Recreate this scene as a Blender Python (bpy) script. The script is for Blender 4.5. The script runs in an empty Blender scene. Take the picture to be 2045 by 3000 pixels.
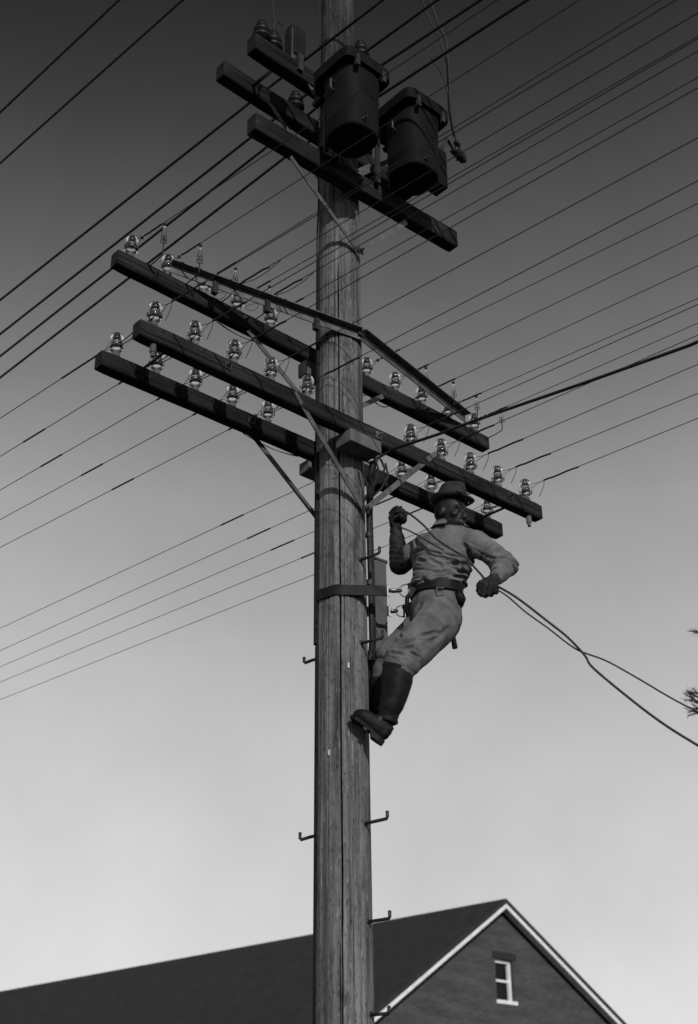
import bpy, bmesh, math, random
from mathutils import Vector, Matrix, noise
random.seed(7)
C = bpy.context.scene.collection
S = bpy.context.scene
# ------------------------------------------------------------------ camera
FPX, PITCH, YAW, ROLL = 3882.2934, 0.49577, 0.00692, -0.00969
CAM = Vector((0, -6.65808, 1.6))
cp, sp, cy, sy, cr, sr = math.cos(PITCH), math.sin(PITCH), math.cos(YAW), math.sin(YAW), math.cos(ROLL), math.sin(ROLL)
FWD = Vector((sy*cp, cy*cp, sp)); R0 = Vector((cy, -sy, 0)); U0 = R0.cross(FWD)
RT = R0*cr + U0*sr; UP = U0*cr - R0*sr
cam = bpy.data.cameras.new('camera'); camo = bpy.data.objects.new('camera', cam); C.objects.link(camo)
m = Matrix((RT, UP, -FWD)).transposed().to_4x4(); m.translation = CAM; camo.matrix_world = m
cam.sensor_fit = 'VERTICAL'; cam.sensor_height = 36; cam.lens = FPX/3000*36; cam.clip_end = 3000; cam.clip_start = .05
cam.dof.use_dof = True; cam.dof.focus_distance = 7.7; cam.dof.aperture_fstop = 2.6
S.camera = camo
# ------------------------------------------------------------------ light
SUN_EL, SUN_AZ = math.radians(24), math.radians(17)   # azimuth measured to the right of the direction towards the camera
SDIR = Vector((math.sin(SUN_AZ)*math.cos(SUN_EL), -math.cos(SUN_AZ)*math.cos(SUN_EL), math.sin(SUN_EL)))
sl = bpy.data.lights.new('sun', 'SUN'); sl.energy = 2.8; sl.angle = math.radians(.55); sl.color = (1, 1, 1)
so = bpy.data.objects.new('sun', sl); C.objects.link(so); so.rotation_euler = SDIR.to_track_quat('Z', 'Y').to_euler(); so.location = (6, -10, 14)
S.view_settings.view_transform = 'Standard'; S.view_settings.look = 'None'; S.view_settings.exposure = 0; S.view_settings.gamma = 1
W = bpy.data.worlds.new('World'); S.world = W; W.use_nodes = True
nt = W.node_tree; nt.nodes.clear()
def N(tree, t, **k):
    n = tree.nodes.new(t)
    for a, b in k.items(): setattr(n, a, b)
    return n
out = N(nt, 'ShaderNodeOutputWorld'); bg = N(nt, 'ShaderNodeBackground'); sky = N(nt, 'ShaderNodeTexSky', sky_type='NISHITA')
sky.sun_disc = False; sky.sun_elevation = SUN_EL; sky.sun_rotation = math.atan2(SDIR.x, SDIR.y)
sky.air_density = 1.0; sky.dust_density = .6; sky.ozone_density = 1.0
sep = N(nt, 'ShaderNodeSeparateColor')          # black and white film behind a red filter: the red light of the sky
nt.links.new(sky.outputs[0], sep.inputs[0])
tc = N(nt, 'ShaderNodeTexCoord'); sx = N(nt, 'ShaderNodeSeparateXYZ'); nt.links.new(tc.outputs['Generated'], sx.inputs[0])
ramp = N(nt, 'ShaderNodeValToRGB'); el = ramp.color_ramp; el.interpolation = 'B_SPLINE'
SKY = [(0, .66), (.08, .68), (.15, .63), (.31, .50), (.475, .295), (.55, .19), (.66, .066), (.75, .022), (.80, .013), (1, .007)]
while len(el.elements) < len(SKY): el.elements.new(.5)
for e, (q, v) in zip(el.elements, SKY): e.position = q; e.color = (v, v, v, 1)
nt.links.new(sx.outputs[2], ramp.inputs[0])
# the sky texture's own red light, flattened, keeps the brighter and darker sides of the sky
fl = N(nt, 'ShaderNodeMath', operation='POWER'); fl.inputs[1].default_value = .12
nt.links.new(sep.outputs[0], fl.inputs[0])
nz = N(nt, 'ShaderNodeTexNoise'); nz.inputs['Scale'].default_value = 2.1; nz.inputs['Detail'].default_value = 7; nz.inputs['Roughness'].default_value = .6
nt.links.new(tc.outputs['Generated'], nz.inputs['Vector'])
mr = N(nt, 'ShaderNodeMapRange'); mr.inputs[1].default_value = .3; mr.inputs[2].default_value = .7; mr.inputs[3].default_value = .86; mr.inputs[4].default_value = 1.14; nt.links.new(nz.outputs[0], mr.inputs[0])
mm = N(nt, 'ShaderNodeMath', operation='MULTIPLY'); nt.links.new(fl.outputs[0], mm.inputs[0]); nt.links.new(mr.outputs[0], mm.inputs[1])
mix = N(nt, 'ShaderNodeVectorMath', operation='MULTIPLY'); nt.links.new(ramp.outputs[0], mix.inputs[0])
nt.links.new(mm.outputs[0], mix.inputs[1])
sc10 = N(nt, 'ShaderNodeVectorMath', operation='SCALE'); sc10.inputs[3].default_value = 10.0; nt.links.new(mix.outputs[0], sc10.inputs[0])
nt.links.new(sc10.outputs[0], bg.inputs[0]); bg.inputs[1].default_value = .1
nt.links.new(bg.outputs[0], out.inputs[0])

# ------------------------------------------------------------------ geometry helpers
AZ = 0.71804
DV = Vector((math.cos(AZ), math.sin(AZ), 0)); WV = Vector((-math.sin(AZ), math.cos(AZ), 0)); ZV = Vector((0, 0, 1))
def P(d, w, z): return DV*d + WV*w + ZV*z
def ray(x, y): return (FWD + RT*((x-1022.5)/FPX) + UP*((1500-y)/FPX)).normalized()
def onplane(px, p0, n):
    r = ray(*px); return CAM + r*((p0-CAM).dot(n)/r.dot(n))
def onw(px, w): return onplane(px, WV*w, WV)
def ond(px, d): return onplane(px, DV*d, DV)
def ony(px, Y): return onplane(px, Vector((0, Y, 0)), Vector((0, 1, 0)))
def onz(px, z): return onplane(px, Vector((0, 0, z)), ZV)
UW = Vector((-0.69474545, 0.71737714, 0.05195007)); UH = Vector((UW.x, UW.y, 0)).normalized()   # the way the wires run
ROOT = {}
class MB:
    def __init__(s): s.v = []; s.f = []
    def add(s, v, f):
        b = len(s.v); s.v += [Vector(q) for q in v]; s.f += [tuple(b+i for i in q) for q in f]; return s
    def box(s, c, ax, half):
        ax = [Vector(a).normalized() for a in ax]; c = Vector(c); v = []
        for i in (-1, 1):
            for j in (-1, 1):
                for k in (-1, 1): v.append(c + ax[0]*half[0]*i + ax[1]*half[1]*j + ax[2]*half[2]*k)
        return s.add(v, [(0, 1, 3, 2), (4, 6, 7, 5), (0, 4, 5, 1), (2, 3, 7, 6), (0, 2, 6, 4), (1, 5, 7, 3)])
    def bar(s, a, b, wd, th, n=None):            # flat bar from a to b, th measured along n
        a, b = Vector(a), Vector(b); d = (b-a).normalized(); n = Vector(n) if n else ZV
        n = (n - d*n.dot(d)).normalized(); t = d.cross(n)
        return s.box((a+b)/2, (d, t, n), ((b-a).length/2, wd/2, th/2))
    def tube(s, pts, r, seg=8, caps=True):
        pts = [Vector(q) for q in pts]; n = len(pts); rr = r if isinstance(r, (list, tuple)) else [r]*n
        tang = [(pts[min(i+1, n-1)]-pts[max(i-1, 0)]).normalized() for i in range(n)]
        a = tang[0].orthogonal().normalized(); v = []; f = []
        for i in range(n):
            a = (a - tang[i]*a.dot(tang[i])); a = a.normalized() if a.length > 1e-6 else tang[i].orthogonal().normalized()
            b = tang[i].cross(a)
            for k in range(seg):
                t = 2*math.pi*k/seg; v.append(pts[i] + (a*math.cos(t)+b*math.sin(t))*rr[i])
        for i in range(n-1):
            for k in range(seg):
                k2 = (k+1) % seg; f.append((i*seg+k, i*seg+k2, (i+1)*seg+k2, (i+1)*seg+k))
        if caps: f += [tuple(range(seg-1, -1, -1)), tuple((n-1)*seg+k for k in range(seg))]
        return s.add(v, f)
    def capsule(s, a, b, ra, rb, seg=14):        # a round-ended tapered limb
        a, b = Vector(a), Vector(b); d = (b-a); L = d.length; d = d/L if L > 1e-6 else ZV.copy()
        pts = []; rr = []
        for k in range(5):
            t = math.pi/2*(k+.15)/5; pts.append(a - d*ra*math.cos(t)); rr.append(ra*math.sin(t))
        for k in range(5): pts.append(a + d*L*k/4); rr.append(ra+(rb-ra)*k/4)
        for k in range(4, -1, -1):
            t = math.pi/2*(k+.15)/5; pts.append(b + d*rb*math.cos(t)); rr.append(rb*math.sin(t))
        return s.tube(pts, rr, seg)
    def chain(s, pts, rr, seg=14):
        for i in range(len(pts)-1): s.capsule(pts[i], pts[i+1], rr[i], rr[i+1], seg)
        return s
    def ell(s, c, ax, r, n=14, m=10):
        ax = [Vector(a).normalized() for a in ax]; c = Vector(c); v = []; f = []
        for i in range(m+1):
            t = math.pi*(i+.08*(1 if i == 0 else -1 if i == m else 0))/m
            for k in range(n):
                u = 2*math.pi*k/n
                v.append(c + ax[0]*r[0]*math.sin(t)*math.cos(u) + ax[1]*r[1]*math.sin(t)*math.sin(u) + ax[2]*r[2]*math.cos(t))
        for i in range(m):
            for k in range(n):
                k2 = (k+1) % n; f.append((i*n+k, (i+1)*n+k, (i+1)*n+k2, i*n+k2))
        f += [tuple(range(n)), tuple(m*n+k for k in range(n-1, -1, -1))]
        return s.add(v, f)
    def rings(s, rg, caps=True):                 # rings: list of equal-length point loops
        n = len(rg[0]); v = [q for r in rg for q in r]; f = []
        for i in range(len(rg)-1):
            for k in range(n):
                k2 = (k+1) % n; f.append((i*n+k, i*n+k2, (i+1)*n+k2, (i+1)*n+k))
        if caps: f += [tuple(range(n-1, -1, -1)), tuple((len(rg)-1)*n+k for k in range(n))]
        return s.add(v, f)
    def loft(s, secs, n=24, p=2.0):              # secs: (centre, axis a, axis b, ra, rb)
        rg = []
        for c, a, b, ra, rb in secs:
            a = Vector(a).normalized(); b = Vector(b).normalized(); L = []
            for k in range(n):
                t = 2*math.pi*k/n; ct, st = math.cos(t), math.sin(t)
                L.append(Vector(c) + a*ra*math.copysign(abs(ct)**(2/p), ct) + b*rb*math.copysign(abs(st)**(2/p), st))
            rg.append(L)
        return s.rings(rg)
    def lathe(s, c, prof, ax=ZV, seg=20):        # prof: (height, radius)
        ax = Vector(ax).normalized(); a = ax.orthogonal().normalized(); b = ax.cross(a); c = Vector(c)
        rg = [[c + ax*h + (a*math.cos(2*math.pi*k/seg)+b*math.sin(2*math.pi*k/seg))*max(r, .0004) for k in range(seg)] for h, r in prof]
        return s.rings(rg, caps=not (abs(prof[0][0]-prof[-1][0]) < 1e-6 and abs(prof[0][1]-prof[-1][1]) < 1e-6))
    def build(s, name, m, parent=None, smooth=False, bevel=0, fix=True):
        off = ROOT[parent.name] if parent else Vector((0, 0, 0))
        me = bpy.data.meshes.new(name); me.from_pydata([v-off for v in s.v], [], s.f)
        if fix:
            bm = bmesh.new(); bm.from_mesh(me); bmesh.ops.recalc_face_normals(bm, faces=bm.faces)
            if bevel: bmesh.ops.bevel(bm, geom=bm.edges[:], offset=bevel, segments=2, affect='EDGES', profile=.6)
            bm.to_mesh(me); bm.free()
        return link(name, me, m, parent, smooth)
def link(name, me, m, parent=None, smooth=False):
    o = bpy.data.objects.new(name, me); C.objects.link(o)
    if m: me.materials.append(m)
    if smooth: me.polygons.foreach_set('use_smooth', [True]*len(me.polygons))
    if parent: o.parent = parent; ROOT[o.name] = ROOT[parent.name]
    else: ROOT[o.name] = Vector((0, 0, 0))
    return o
def tag(o, label, cat, group=None, kind=None):
    if label: o['label'] = label
    if cat: o['category'] = cat
    if group: o['group'] = group
    if kind: o['kind'] = kind
    return o
def thing(name, label, cat, loc=(0, 0, 0), group=None):
    o = bpy.data.objects.new(name, None); C.objects.link(o); o.location = loc; o.empty_display_size = .1
    ROOT[o.name] = Vector(loc); return tag(o, label, cat, group)
def copy_tree(o, parent=None):
    c = o.copy(); C.objects.link(c)
    if parent: c.parent = parent
    for ch in list(o.children): copy_tree(ch, c)
    return c

# ------------------------------------------------------------------ materials (a black and white photograph: greys only)
def mat(name, a, b=None, rough=.7, scale=8, stretch=(1, 1, 1), spec=.3, bump=0, metal=0, detail=6, lo=.35, hi=.65):
    m = bpy.data.materials.new(name); m.use_nodes = True; t = m.node_tree; bs = t.nodes['Principled BSDF']
    bs.inputs['Roughness'].default_value = rough; bs.inputs['Specular IOR Level'].default_value = spec; bs.inputs['Metallic'].default_value = metal
    b = a if b is None else b
    co = N(t, 'ShaderNodeTexCoord'); mp = N(t, 'ShaderNodeMapping'); mp.inputs['Scale'].default_value = stretch
    t.links.new(co.outputs['Object'], mp.inputs[0])
    no = N(t, 'ShaderNodeTexNoise'); no.inputs['Scale'].default_value = scale; no.inputs['Detail'].default_value = detail; t.links.new(mp.outputs[0], no.inputs[0])
    r = N(t, 'ShaderNodeValToRGB'); r.color_ramp.elements[0].position = lo; r.color_ramp.elements[1].position = hi
    r.color_ramp.elements[0].color = (a, a, a, 1); r.color_ramp.elements[1].color = (b, b, b, 1)
    t.links.new(no.outputs[0], r.inputs[0]); t.links.new(r.outputs[0], bs.inputs['Base Color'])
    if bump:
        bp = N(t, 'ShaderNodeBump'); bp.inputs['Strength'].default_value = bump; bp.inputs['Distance'].default_value = .02
        t.links.new(no.outputs[0], bp.inputs['Height']); t.links.new(bp.outputs[0], bs.inputs['Normal'])
    return m
def timber_mat(name, a, b, rot):                 # grain running along a crossarm
    m = bpy.data.materials.new(name); m.use_nodes = True; t = m.node_tree; bs = t.nodes['Principled BSDF']
    bs.inputs['Roughness'].default_value = .8; bs.inputs['Specular IOR Level'].default_value = .15
    co = N(t, 'ShaderNodeTexCoord'); m1 = N(t, 'ShaderNodeMapping'); m1.inputs['Rotation'].default_value = (0, 0, -rot); t.links.new(co.outputs['Object'], m1.inputs[0])
    def nz_(st, sc, d=5):
        q = N(t, 'ShaderNodeMapping'); q.inputs['Scale'].default_value = st; t.links.new(m1.outputs[0], q.inputs[0])
        n = N(t, 'ShaderNodeTexNoise'); n.inputs['Scale'].default_value = sc; n.inputs['Detail'].default_value = d; t.links.new(q.outputs[0], n.inputs[0]); return n
    g1 = nz_((.05, 1, 1), 60); g2 = nz_((.5, 1, 1), 5, 4); g3 = nz_((.03, 1, 1), 34, 2)
    r = N(t, 'ShaderNodeValToRGB'); e = r.color_ramp.elements; e[0].position = .33; e[0].color = (a, a, a, 1); e[1].position = .68; e[1].color = (b, b, b, 1); t.links.new(g1.outputs[0], r.inputs[0])
    r2 = N(t, 'ShaderNodeMapRange'); r2.inputs[1].default_value = .32; r2.inputs[2].default_value = .68; r2.inputs[3].default_value = .5; r2.inputs[4].default_value = 1.45; t.links.new(g2.outputs[0], r2.inputs[0])
    r3 = N(t, 'ShaderNodeMapRange'); r3.inputs[1].default_value = .33; r3.inputs[2].default_value = .37; r3.inputs[3].default_value = .2; r3.inputs[4].default_value = 1; t.links.new(g3.outputs[0], r3.inputs[0])
    mu = N(t, 'ShaderNodeMath', operation='MULTIPLY'); t.links.new(r2.outputs[0], mu.inputs[0]); t.links.new(r3.outputs[0], mu.inputs[1])
    x = N(t, 'ShaderNodeVectorMath', operation='SCALE'); t.links.new(r.outputs[0], x.inputs[0]); t.links.new(mu.outputs[0], x.inputs[3]); t.links.new(x.outputs[0], bs.inputs['Base Color'])
    bp = N(t, 'ShaderNodeBump'); bp.inputs['Strength'].default_value = .7; bp.inputs['Distance'].default_value = .008; t.links.new(g1.outputs[0], bp.inputs['Height']); t.links.new(bp.outputs[0], bs.inputs['Normal'])
    return m
M = {}
M['arm'] = timber_mat('tarred_timber', .006, .024, .71804)
M['armdark'] = timber_mat('tarred_timber_dark', .005, .018, .71804)
M['raw'] = mat('raw_timber', .06, .13, .8, 9, (1, 1, .3), .2, .4)
M['steel'] = mat('galvanised_steel', .05, .10, .55, 14, (1, 1, 1), .4, .1)
M['iron'] = mat('dark_iron', .012, .03, .55, 18, (1, 1, 1), .4, .15)
M['wire'] = mat('weathered_wire', .012, .02, .6, 30, (1, 1, 1), .25)
M['tank'] = mat('transformer_paint', .0022, .0055, .75, 9, (1, 1, .5), .15, .35)
M['porc'] = mat('dark_porcelain', .006, .012, .45, 8, (1, 1, 1), .3)
M['shirt'] = mat('work_shirt_cloth', .105, .15, .9, 9, (1, 1, 1), .1, .25)
M['trousers'] = mat('work_trousers_cloth', .085, .135, .9, 11, (1, 1, 1), .1, .3)
M['skin'] = mat('skin', .014, .024, .55, 14, (1, 1, 1), .35, .05)
M['hat'] = mat('felt_hat', .026, .038, .95, 20, (1, 1, 1), .1, .1)
M['leather'] = mat('dark_leather', .0035, .009, .62, 16, (1, 1, 1), .2, .3)
M['glove'] = mat('leather_glove', .010, .026, .7, 20, (1, 1, 1), .2, .35)
M['rope'] = mat('hand_line', .03, .06, .85, 90, (1, 1, 1), .1, .3)
M['chrome'] = mat('bright_steel', .10, .16, .36, 8, (1, 1, 1), .5, 0, 1)
M['white'] = mat('white_paint', .66, .78, .6, 4, (1, 1, 1), .2)
M['roof'] = mat('slate_roof', .030, .038, .9, 3, (1, 1, 1), .1, .2)
M['pane'] = mat('window_glass', .004, .008, .25, 3, (1, 1, 1), .15)
M['soldier'] = mat('dark_brick_lintel', .018, .03, .9, 9)
M['ground'] = mat('grass_ground', .03, .07, .95, .5, (1, 1, 1), .1, .3)
M['needle'] = mat('pine_needles', .05, .09, .8, 6, (1, 1, 1), .1)
M['bark'] = mat('bark', .03, .07, .9, 6, (1, 1, .2), .1, .6)
M['tag'] = mat('white_enamel', .4, .5, .4, 8)
M['board'] = mat('weathered_board', .07, .10, .8, 5, (1, 1, .15), .2, .2)

def glass_mat():
    m = bpy.data.materials.new('pressed_glass'); m.use_nodes = True; t = m.node_tree; bs = t.nodes['Principled BSDF']
    bs.inputs['Base Color'].default_value = (.95, .95, .95, 1); bs.inputs['Roughness'].default_value = .05
    bs.inputs['Transmission Weight'].default_value = 1; bs.inputs['IOR'].default_value = 1.40; bs.inputs['Coat Weight'].default_value = .22; bs.inputs['Coat Roughness'].default_value = .12; bs.inputs['Coat IOR'].default_value = 1.38
    no = N(t, 'ShaderNodeTexNoise'); no.inputs['Scale'].default_value = 30; co = N(t, 'ShaderNodeTexCoord'); t.links.new(co.outputs['Object'], no.inputs[0])
    bp = N(t, 'ShaderNodeBump'); bp.inputs['Strength'].default_value = .05; bp.inputs['Distance'].default_value = .01
    t.links.new(no.outputs[0], bp.inputs['Height']); t.links.new(bp.outputs[0], bs.inputs['Normal'])
    return m
M['glass'] = glass_mat()

def pole_mat():                                   # weathered, split and flecked timber
    m = bpy.data.materials.new('weathered_pole_timber'); m.use_nodes = True; t = m.node_tree; bs = t.nodes['Principled BSDF']
    bs.inputs['Roughness'].default_value = .85; bs.inputs['Specular IOR Level'].default_value = .15
    co = N(t, 'ShaderNodeTexCoord')
    def tex(scale, st, detail=6, rough=.6):
        mp = N(t, 'ShaderNodeMapping'); mp.inputs['Scale'].default_value = st; t.links.new(co.outputs['Object'], mp.inputs[0])
        n = N(t, 'ShaderNodeTexNoise'); n.inputs['Scale'].default_value = scale; n.inputs['Detail'].default_value = detail; n.inputs['Roughness'].default_value = rough
        t.links.new(mp.outputs[0], n.inputs[0]); return n
    def rmp(n, p0, c0, p1, c1):
        r = N(t, 'ShaderNodeValToRGB'); e = r.color_ramp.elements
        e[0].position = p0; e[0].color = (c0, c0, c0, 1); e[1].position = p1; e[1].color = (c1, c1, c1, 1); t.links.new(n.outputs[0], r.inputs[0]); return r
    def mx(a, b, fac, mode):
        x = N(t, 'ShaderNodeMix', data_type='RGBA', blend_type=mode); x.inputs[0].default_value = fac
        t.links.new(a, x.inputs[6]); t.links.new(b, x.inputs[7]); return x.outputs[2]
    grain = tex(38, (1, 1, .03)); base = rmp(grain, .28, .046, .72, .20)
    broad = rmp(tex(8, (1, 1, .16), 6, .65), .36, .52, .64, 1.35)
    c = mx(base.outputs[0], broad.outputs[0], 1, 'MULTIPLY')
    fleck = rmp(tex(95, (1, 1, .30), 5, .7), .545, 1, .66, .25)          # dark picks and gaff holes
    c = mx(c, fleck.outputs[0], 1, 'MULTIPLY')
    pale = rmp(tex(110, (1, 1, .12), 4, .7), .60, 0, .72, .20)           # pale torn fibres
    c = mx(c, pale.outputs[0], 1, 'ADD')
    knot = rmp(tex(5, (1, 1, .5), 5, .65), .585, 1, .70, .36)
    c = mx(c, knot.outputs[0], 1, 'MULTIPLY')
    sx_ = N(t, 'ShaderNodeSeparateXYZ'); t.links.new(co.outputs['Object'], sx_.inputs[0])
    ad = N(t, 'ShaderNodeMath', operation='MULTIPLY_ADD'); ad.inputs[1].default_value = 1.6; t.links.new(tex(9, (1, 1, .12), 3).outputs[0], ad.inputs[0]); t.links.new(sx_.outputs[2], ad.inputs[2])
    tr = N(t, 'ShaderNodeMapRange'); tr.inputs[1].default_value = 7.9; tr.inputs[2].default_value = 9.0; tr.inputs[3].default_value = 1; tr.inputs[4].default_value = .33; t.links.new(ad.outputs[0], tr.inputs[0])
    cs = N(t, 'ShaderNodeVectorMath', operation='SCALE'); t.links.new(c, cs.inputs[0]); t.links.new(tr.outputs[0], cs.inputs[3]); c = cs.outputs[0]      # dimmer light towards the pole top, painted into the colour with a ragged edge
    t.links.new(c, bs.inputs['Base Color'])
    bp = N(t, 'ShaderNodeBump'); bp.inputs['Strength'].default_value = .6; bp.inputs['Distance'].default_value = .012
    t.links.new(grain.outputs[0], bp.inputs['Height']); t.links.new(bp.outputs[0], bs.inputs['Normal'])
    return m
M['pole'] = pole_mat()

def brick_mat():
    m = bpy.data.materials.new('brick_wall'); m.use_nodes = True; t = m.node_tree; bs = t.nodes['Principled BSDF']; bs.inputs['Roughness'].default_value = .9
    bs.inputs['Specular IOR Level'].default_value = .1
    co = N(t, 'ShaderNodeTexCoord'); mp = N(t, 'ShaderNodeMapping'); mp.inputs['Rotation'].default_value = (math.radians(90), 0, 0); t.links.new(co.outputs['Object'], mp.inputs[0])
    b = N(t, 'ShaderNodeTexBrick'); t.links.new(mp.outputs[0], b.inputs[0]); b.inputs['Scale'].default_value = 1
    b.inputs['Brick Width'].default_value = .22; b.inputs['Row Height'].default_value = .075; b.inputs['Mortar Size'].default_value = .009
    b.inputs['Color1'].default_value = (.048, .048, .048, 1); b.inputs['Color2'].default_value = (.066, .066, .066, 1); b.inputs['Mortar'].default_value = (.085, .085, .085, 1)
    no = N(t, 'ShaderNodeTexNoise'); no.inputs['Scale'].default_value = 1.5; no.inputs['Detail'].default_value = 6
    mp2 = N(t, 'ShaderNodeMapping'); mp2.inputs['Scale'].default_value = (.4, 1, 2.5); t.links.new(co.outputs['Object'], mp2.inputs[0]); t.links.new(mp2.outputs[0], no.inputs[0])
    r = N(t, 'ShaderNodeMapRange'); r.inputs[1].default_value = .3; r.inputs[2].default_value = .7; r.inputs[3].default_value = .78; r.inputs[4].default_value = 1.25; t.links.new(no.outputs[0], r.inputs[0])
    x = N(t, 'ShaderNodeVectorMath', operation='SCALE'); t.links.new(b.outputs[0], x.inputs[0]); t.links.new(r.outputs[0], x.inputs[3])
    t.links.new(x.outputs[0], bs.inputs['Base Color']); return m
M['brick'] = brick_mat()

# ------------------------------------------------------------------ ground
g = MB(); g.add([(-600, -600, 0), (600, -600, 0), (600, 600, 0), (-600, 600, 0)], [(0, 1, 2, 3)])
tag(g.build('ground', M['ground']), None, None, kind='structure')

# ------------------------------------------------------------------ brick building beyond the pole
def building():
    A = CAM + ray(1483, 2632)*40
    a0 = math.atan2(.75145, .65979)
    gd = Vector((-math.sin(a0), math.cos(a0), 0))                      # along the ridge, away
    a1 = a0 - math.radians(8); h = Vector((math.cos(a1), math.sin(a1), 0))   # along the gable
    nrm = Vector((math.sin(a1), -math.cos(a1), 0))                     # out of the gable
    ov = .34; A = A + gd*ov*1.0; base = Vector((A.x, A.y, 0)); root = thing('brick_building', 'dark brick building with white trimmed gable and small attic window behind the pole', 'building', base)
    zt = A.z; sl_, sr_ = .675, .608; hl, hr = 6.2, 6.9; L = 44
    root.rotation_euler = (0, 0, a1)
    # everything below in building space: x along the gable, y into the building, z up
    gx = gd.dot(h); gy = -gd.dot(nrm)
    def q(x, y, z): return Vector((x + gx*y, gy*y, z)) + base
    def roofz(x): return zt - (-x*sl_ if x < 0 else x*sr_)
    mb = MB()
    pts = [(-hl, 0), (hr, 0), (hr, roofz(hr)-.25), (0, zt-.28), (-hl, roofz(-hl)-.25)]
    # gable wall with a window opening
    def onwall(px): X = onplane(px, A, nrm); return (X-A).dot(h), X.z
    wx1 = onwall((1506, 2880))[0]; wx0 = wx1 - .74; wz1 = onwall((1500, 2815))[1]; wz0 = onwall((1510, 2943))[1]
    xs = sorted([-hl, wx0, 0, wx1, hr])
    def top(x): return roofz(x) - .27
    for x0, x1 in zip(xs[:-1], xs[1:]):
        ins = wx0 <= x0 and x1 <= wx1
        if ins:
            mb.add([q(x0, 0, 0), q(x1, 0, 0), q(x1, 0, wz0), q(x0, 0, wz0)], [(0, 1, 2, 3)])
            mb.add([q(x0, 0, wz1), q(x1, 0, wz1), q(x1, 0, top(x1)), q(x0, 0, top(x0))], [(0, 1, 2, 3)])
        else:
            mb.add([q(x0, 0, 0), q(x1, 0, 0), q(x1, 0, top(x1)), q(x0, 0, top(x0))], [(0, 1, 2, 3)])
    dp = .2
    for (xa, za), (xb, zb) in (((wx0, wz0), (wx1, wz0)), ((wx1, wz0), (wx1, wz1)), ((wx1, wz1), (wx0, wz1)), ((wx0, wz1), (wx0, wz0))):
        mb.add([q(xa, 0, za), q(xb, 0, zb), q(xb, dp, zb), q(xa, dp, za)], [(0, 1, 2, 3)])
    mb.add([q(-hl, 0, 0), q(-hl, L, 0), q(-hl, L, top(-hl)), q(-hl, 0, top(-hl))], [(0, 1, 2, 3)])
    mb.add([q(hr, 0, 0), q(hr, L, 0), q(hr, L, top(hr)), q(hr, 0, top(hr))], [(0, 1, 2, 3)])
    mb.add([q(-hl, L, 0), q(hr, L, 0), q(hr, L, top(hr)), q(0, L, top(0)), q(-hl, L, top(-hl))], [(0, 1, 2, 3, 4)])
    mb.build('wall', M['brick'], root, fix=False)
    rf = MB()
    for sx_, k in ((-1, sl_), (1, sr_)):
        e = hl+.6 if sx_ < 0 else hr+.6
        for s0 in (0,):
            lo = [q(0, -ov, zt-.14), q(sx_*e, -ov, zt-e*k-.14), q(sx_*e, L+.4, zt-e*k-.14), q(0, L+.4, zt-.14)]
            hi = [v+Vector((0, 0, .14)) for v in lo]
            rf.add(lo+hi, [(0, 1, 2, 3), (4, 7, 6, 5), (0, 4, 5, 1), (1, 5, 6, 2), (2, 6, 7, 3), (3, 7, 4, 0)])
    rf.build('roof', M['roof'], root)
    for sx_, k in ((-1, sl_), (1, sr_)):
        e = hl+.58 if sx_ < 0 else hr+.58
        b = MB(); th = .30
        def slab(y0, y1, d0, d1):
            lo = [q(0, y0, zt-d1), q(sx_*e, y0, zt-e*k-d1), q(sx_*e, y1, zt-e*k-d1), q(0, y1, zt-d1)]
            hi = [q(0, y0, zt-d0), q(sx_*e, y0, zt-e*k-d0), q(sx_*e, y1, zt-e*k-d0), q(0, y1, zt-d0)]
            b.add(lo+hi, [(0, 1, 2, 3), (4, 7, 6, 5), (0, 4, 5, 1), (1, 5, 6, 2), (2, 6, 7, 3), (3, 7, 4, 0)])
        slab(-ov+.01, -ov+.05, .143, .143+.125)            # fascia board
        slab(-ov+.052, -.004, .143, .165)                 # white soffit under the overhang
        b.build('bargeboard', M['white'], root)
    fr = MB()
    def fb(x0, x1, z0, z1, y0, y1, mb_):
        v = [q(x, y, z) for x in (x0, x1) for y in (y0, y1) for z in (z0, z1)]
        mb_.add(v, [(0, 1, 3, 2), (4, 6, 7, 5), (0, 4, 5, 1), (2, 3, 7, 6), (0, 2, 6, 4), (1, 5, 7, 3)])
    fw = .085
    fb(wx0+.003, wx0+fw, wz0+.07, wz1-.003, .10, .18, fr); fb(wx1-fw, wx1-.003, wz0+.07, wz1-.003, .10, .18, fr)
    fb(wx0+fw+.001, wx1-fw-.001, wz1-fw, wz1-.003, .10, .18, fr)
    zm = (wz0+wz1)/2+.02
    fb(wx0+fw+.001, wx1-fw-.001, zm-.03, zm+.03, .12, .17, fr)
    w_ = fr.build('window', M['white'], root)
    sb = MB(); fb(wx0-.03, wx1+.05, wz0-.03, wz0+.068, -.05, .19, sb); sb.build('sill', M['white'], w_)
    li = MB(); fb(wx0-.10, wx1+.14, wz1+.004, wz1+.20, -.012, .10, li); li.build('lintel', M['soldier'], w_)
    pa = MB(); fb(wx0+.01, wx1-.01, wz0+.05, wz1-.01, .182, .19, pa); pa.build('pane', M['pane'], w_)
building()

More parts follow.
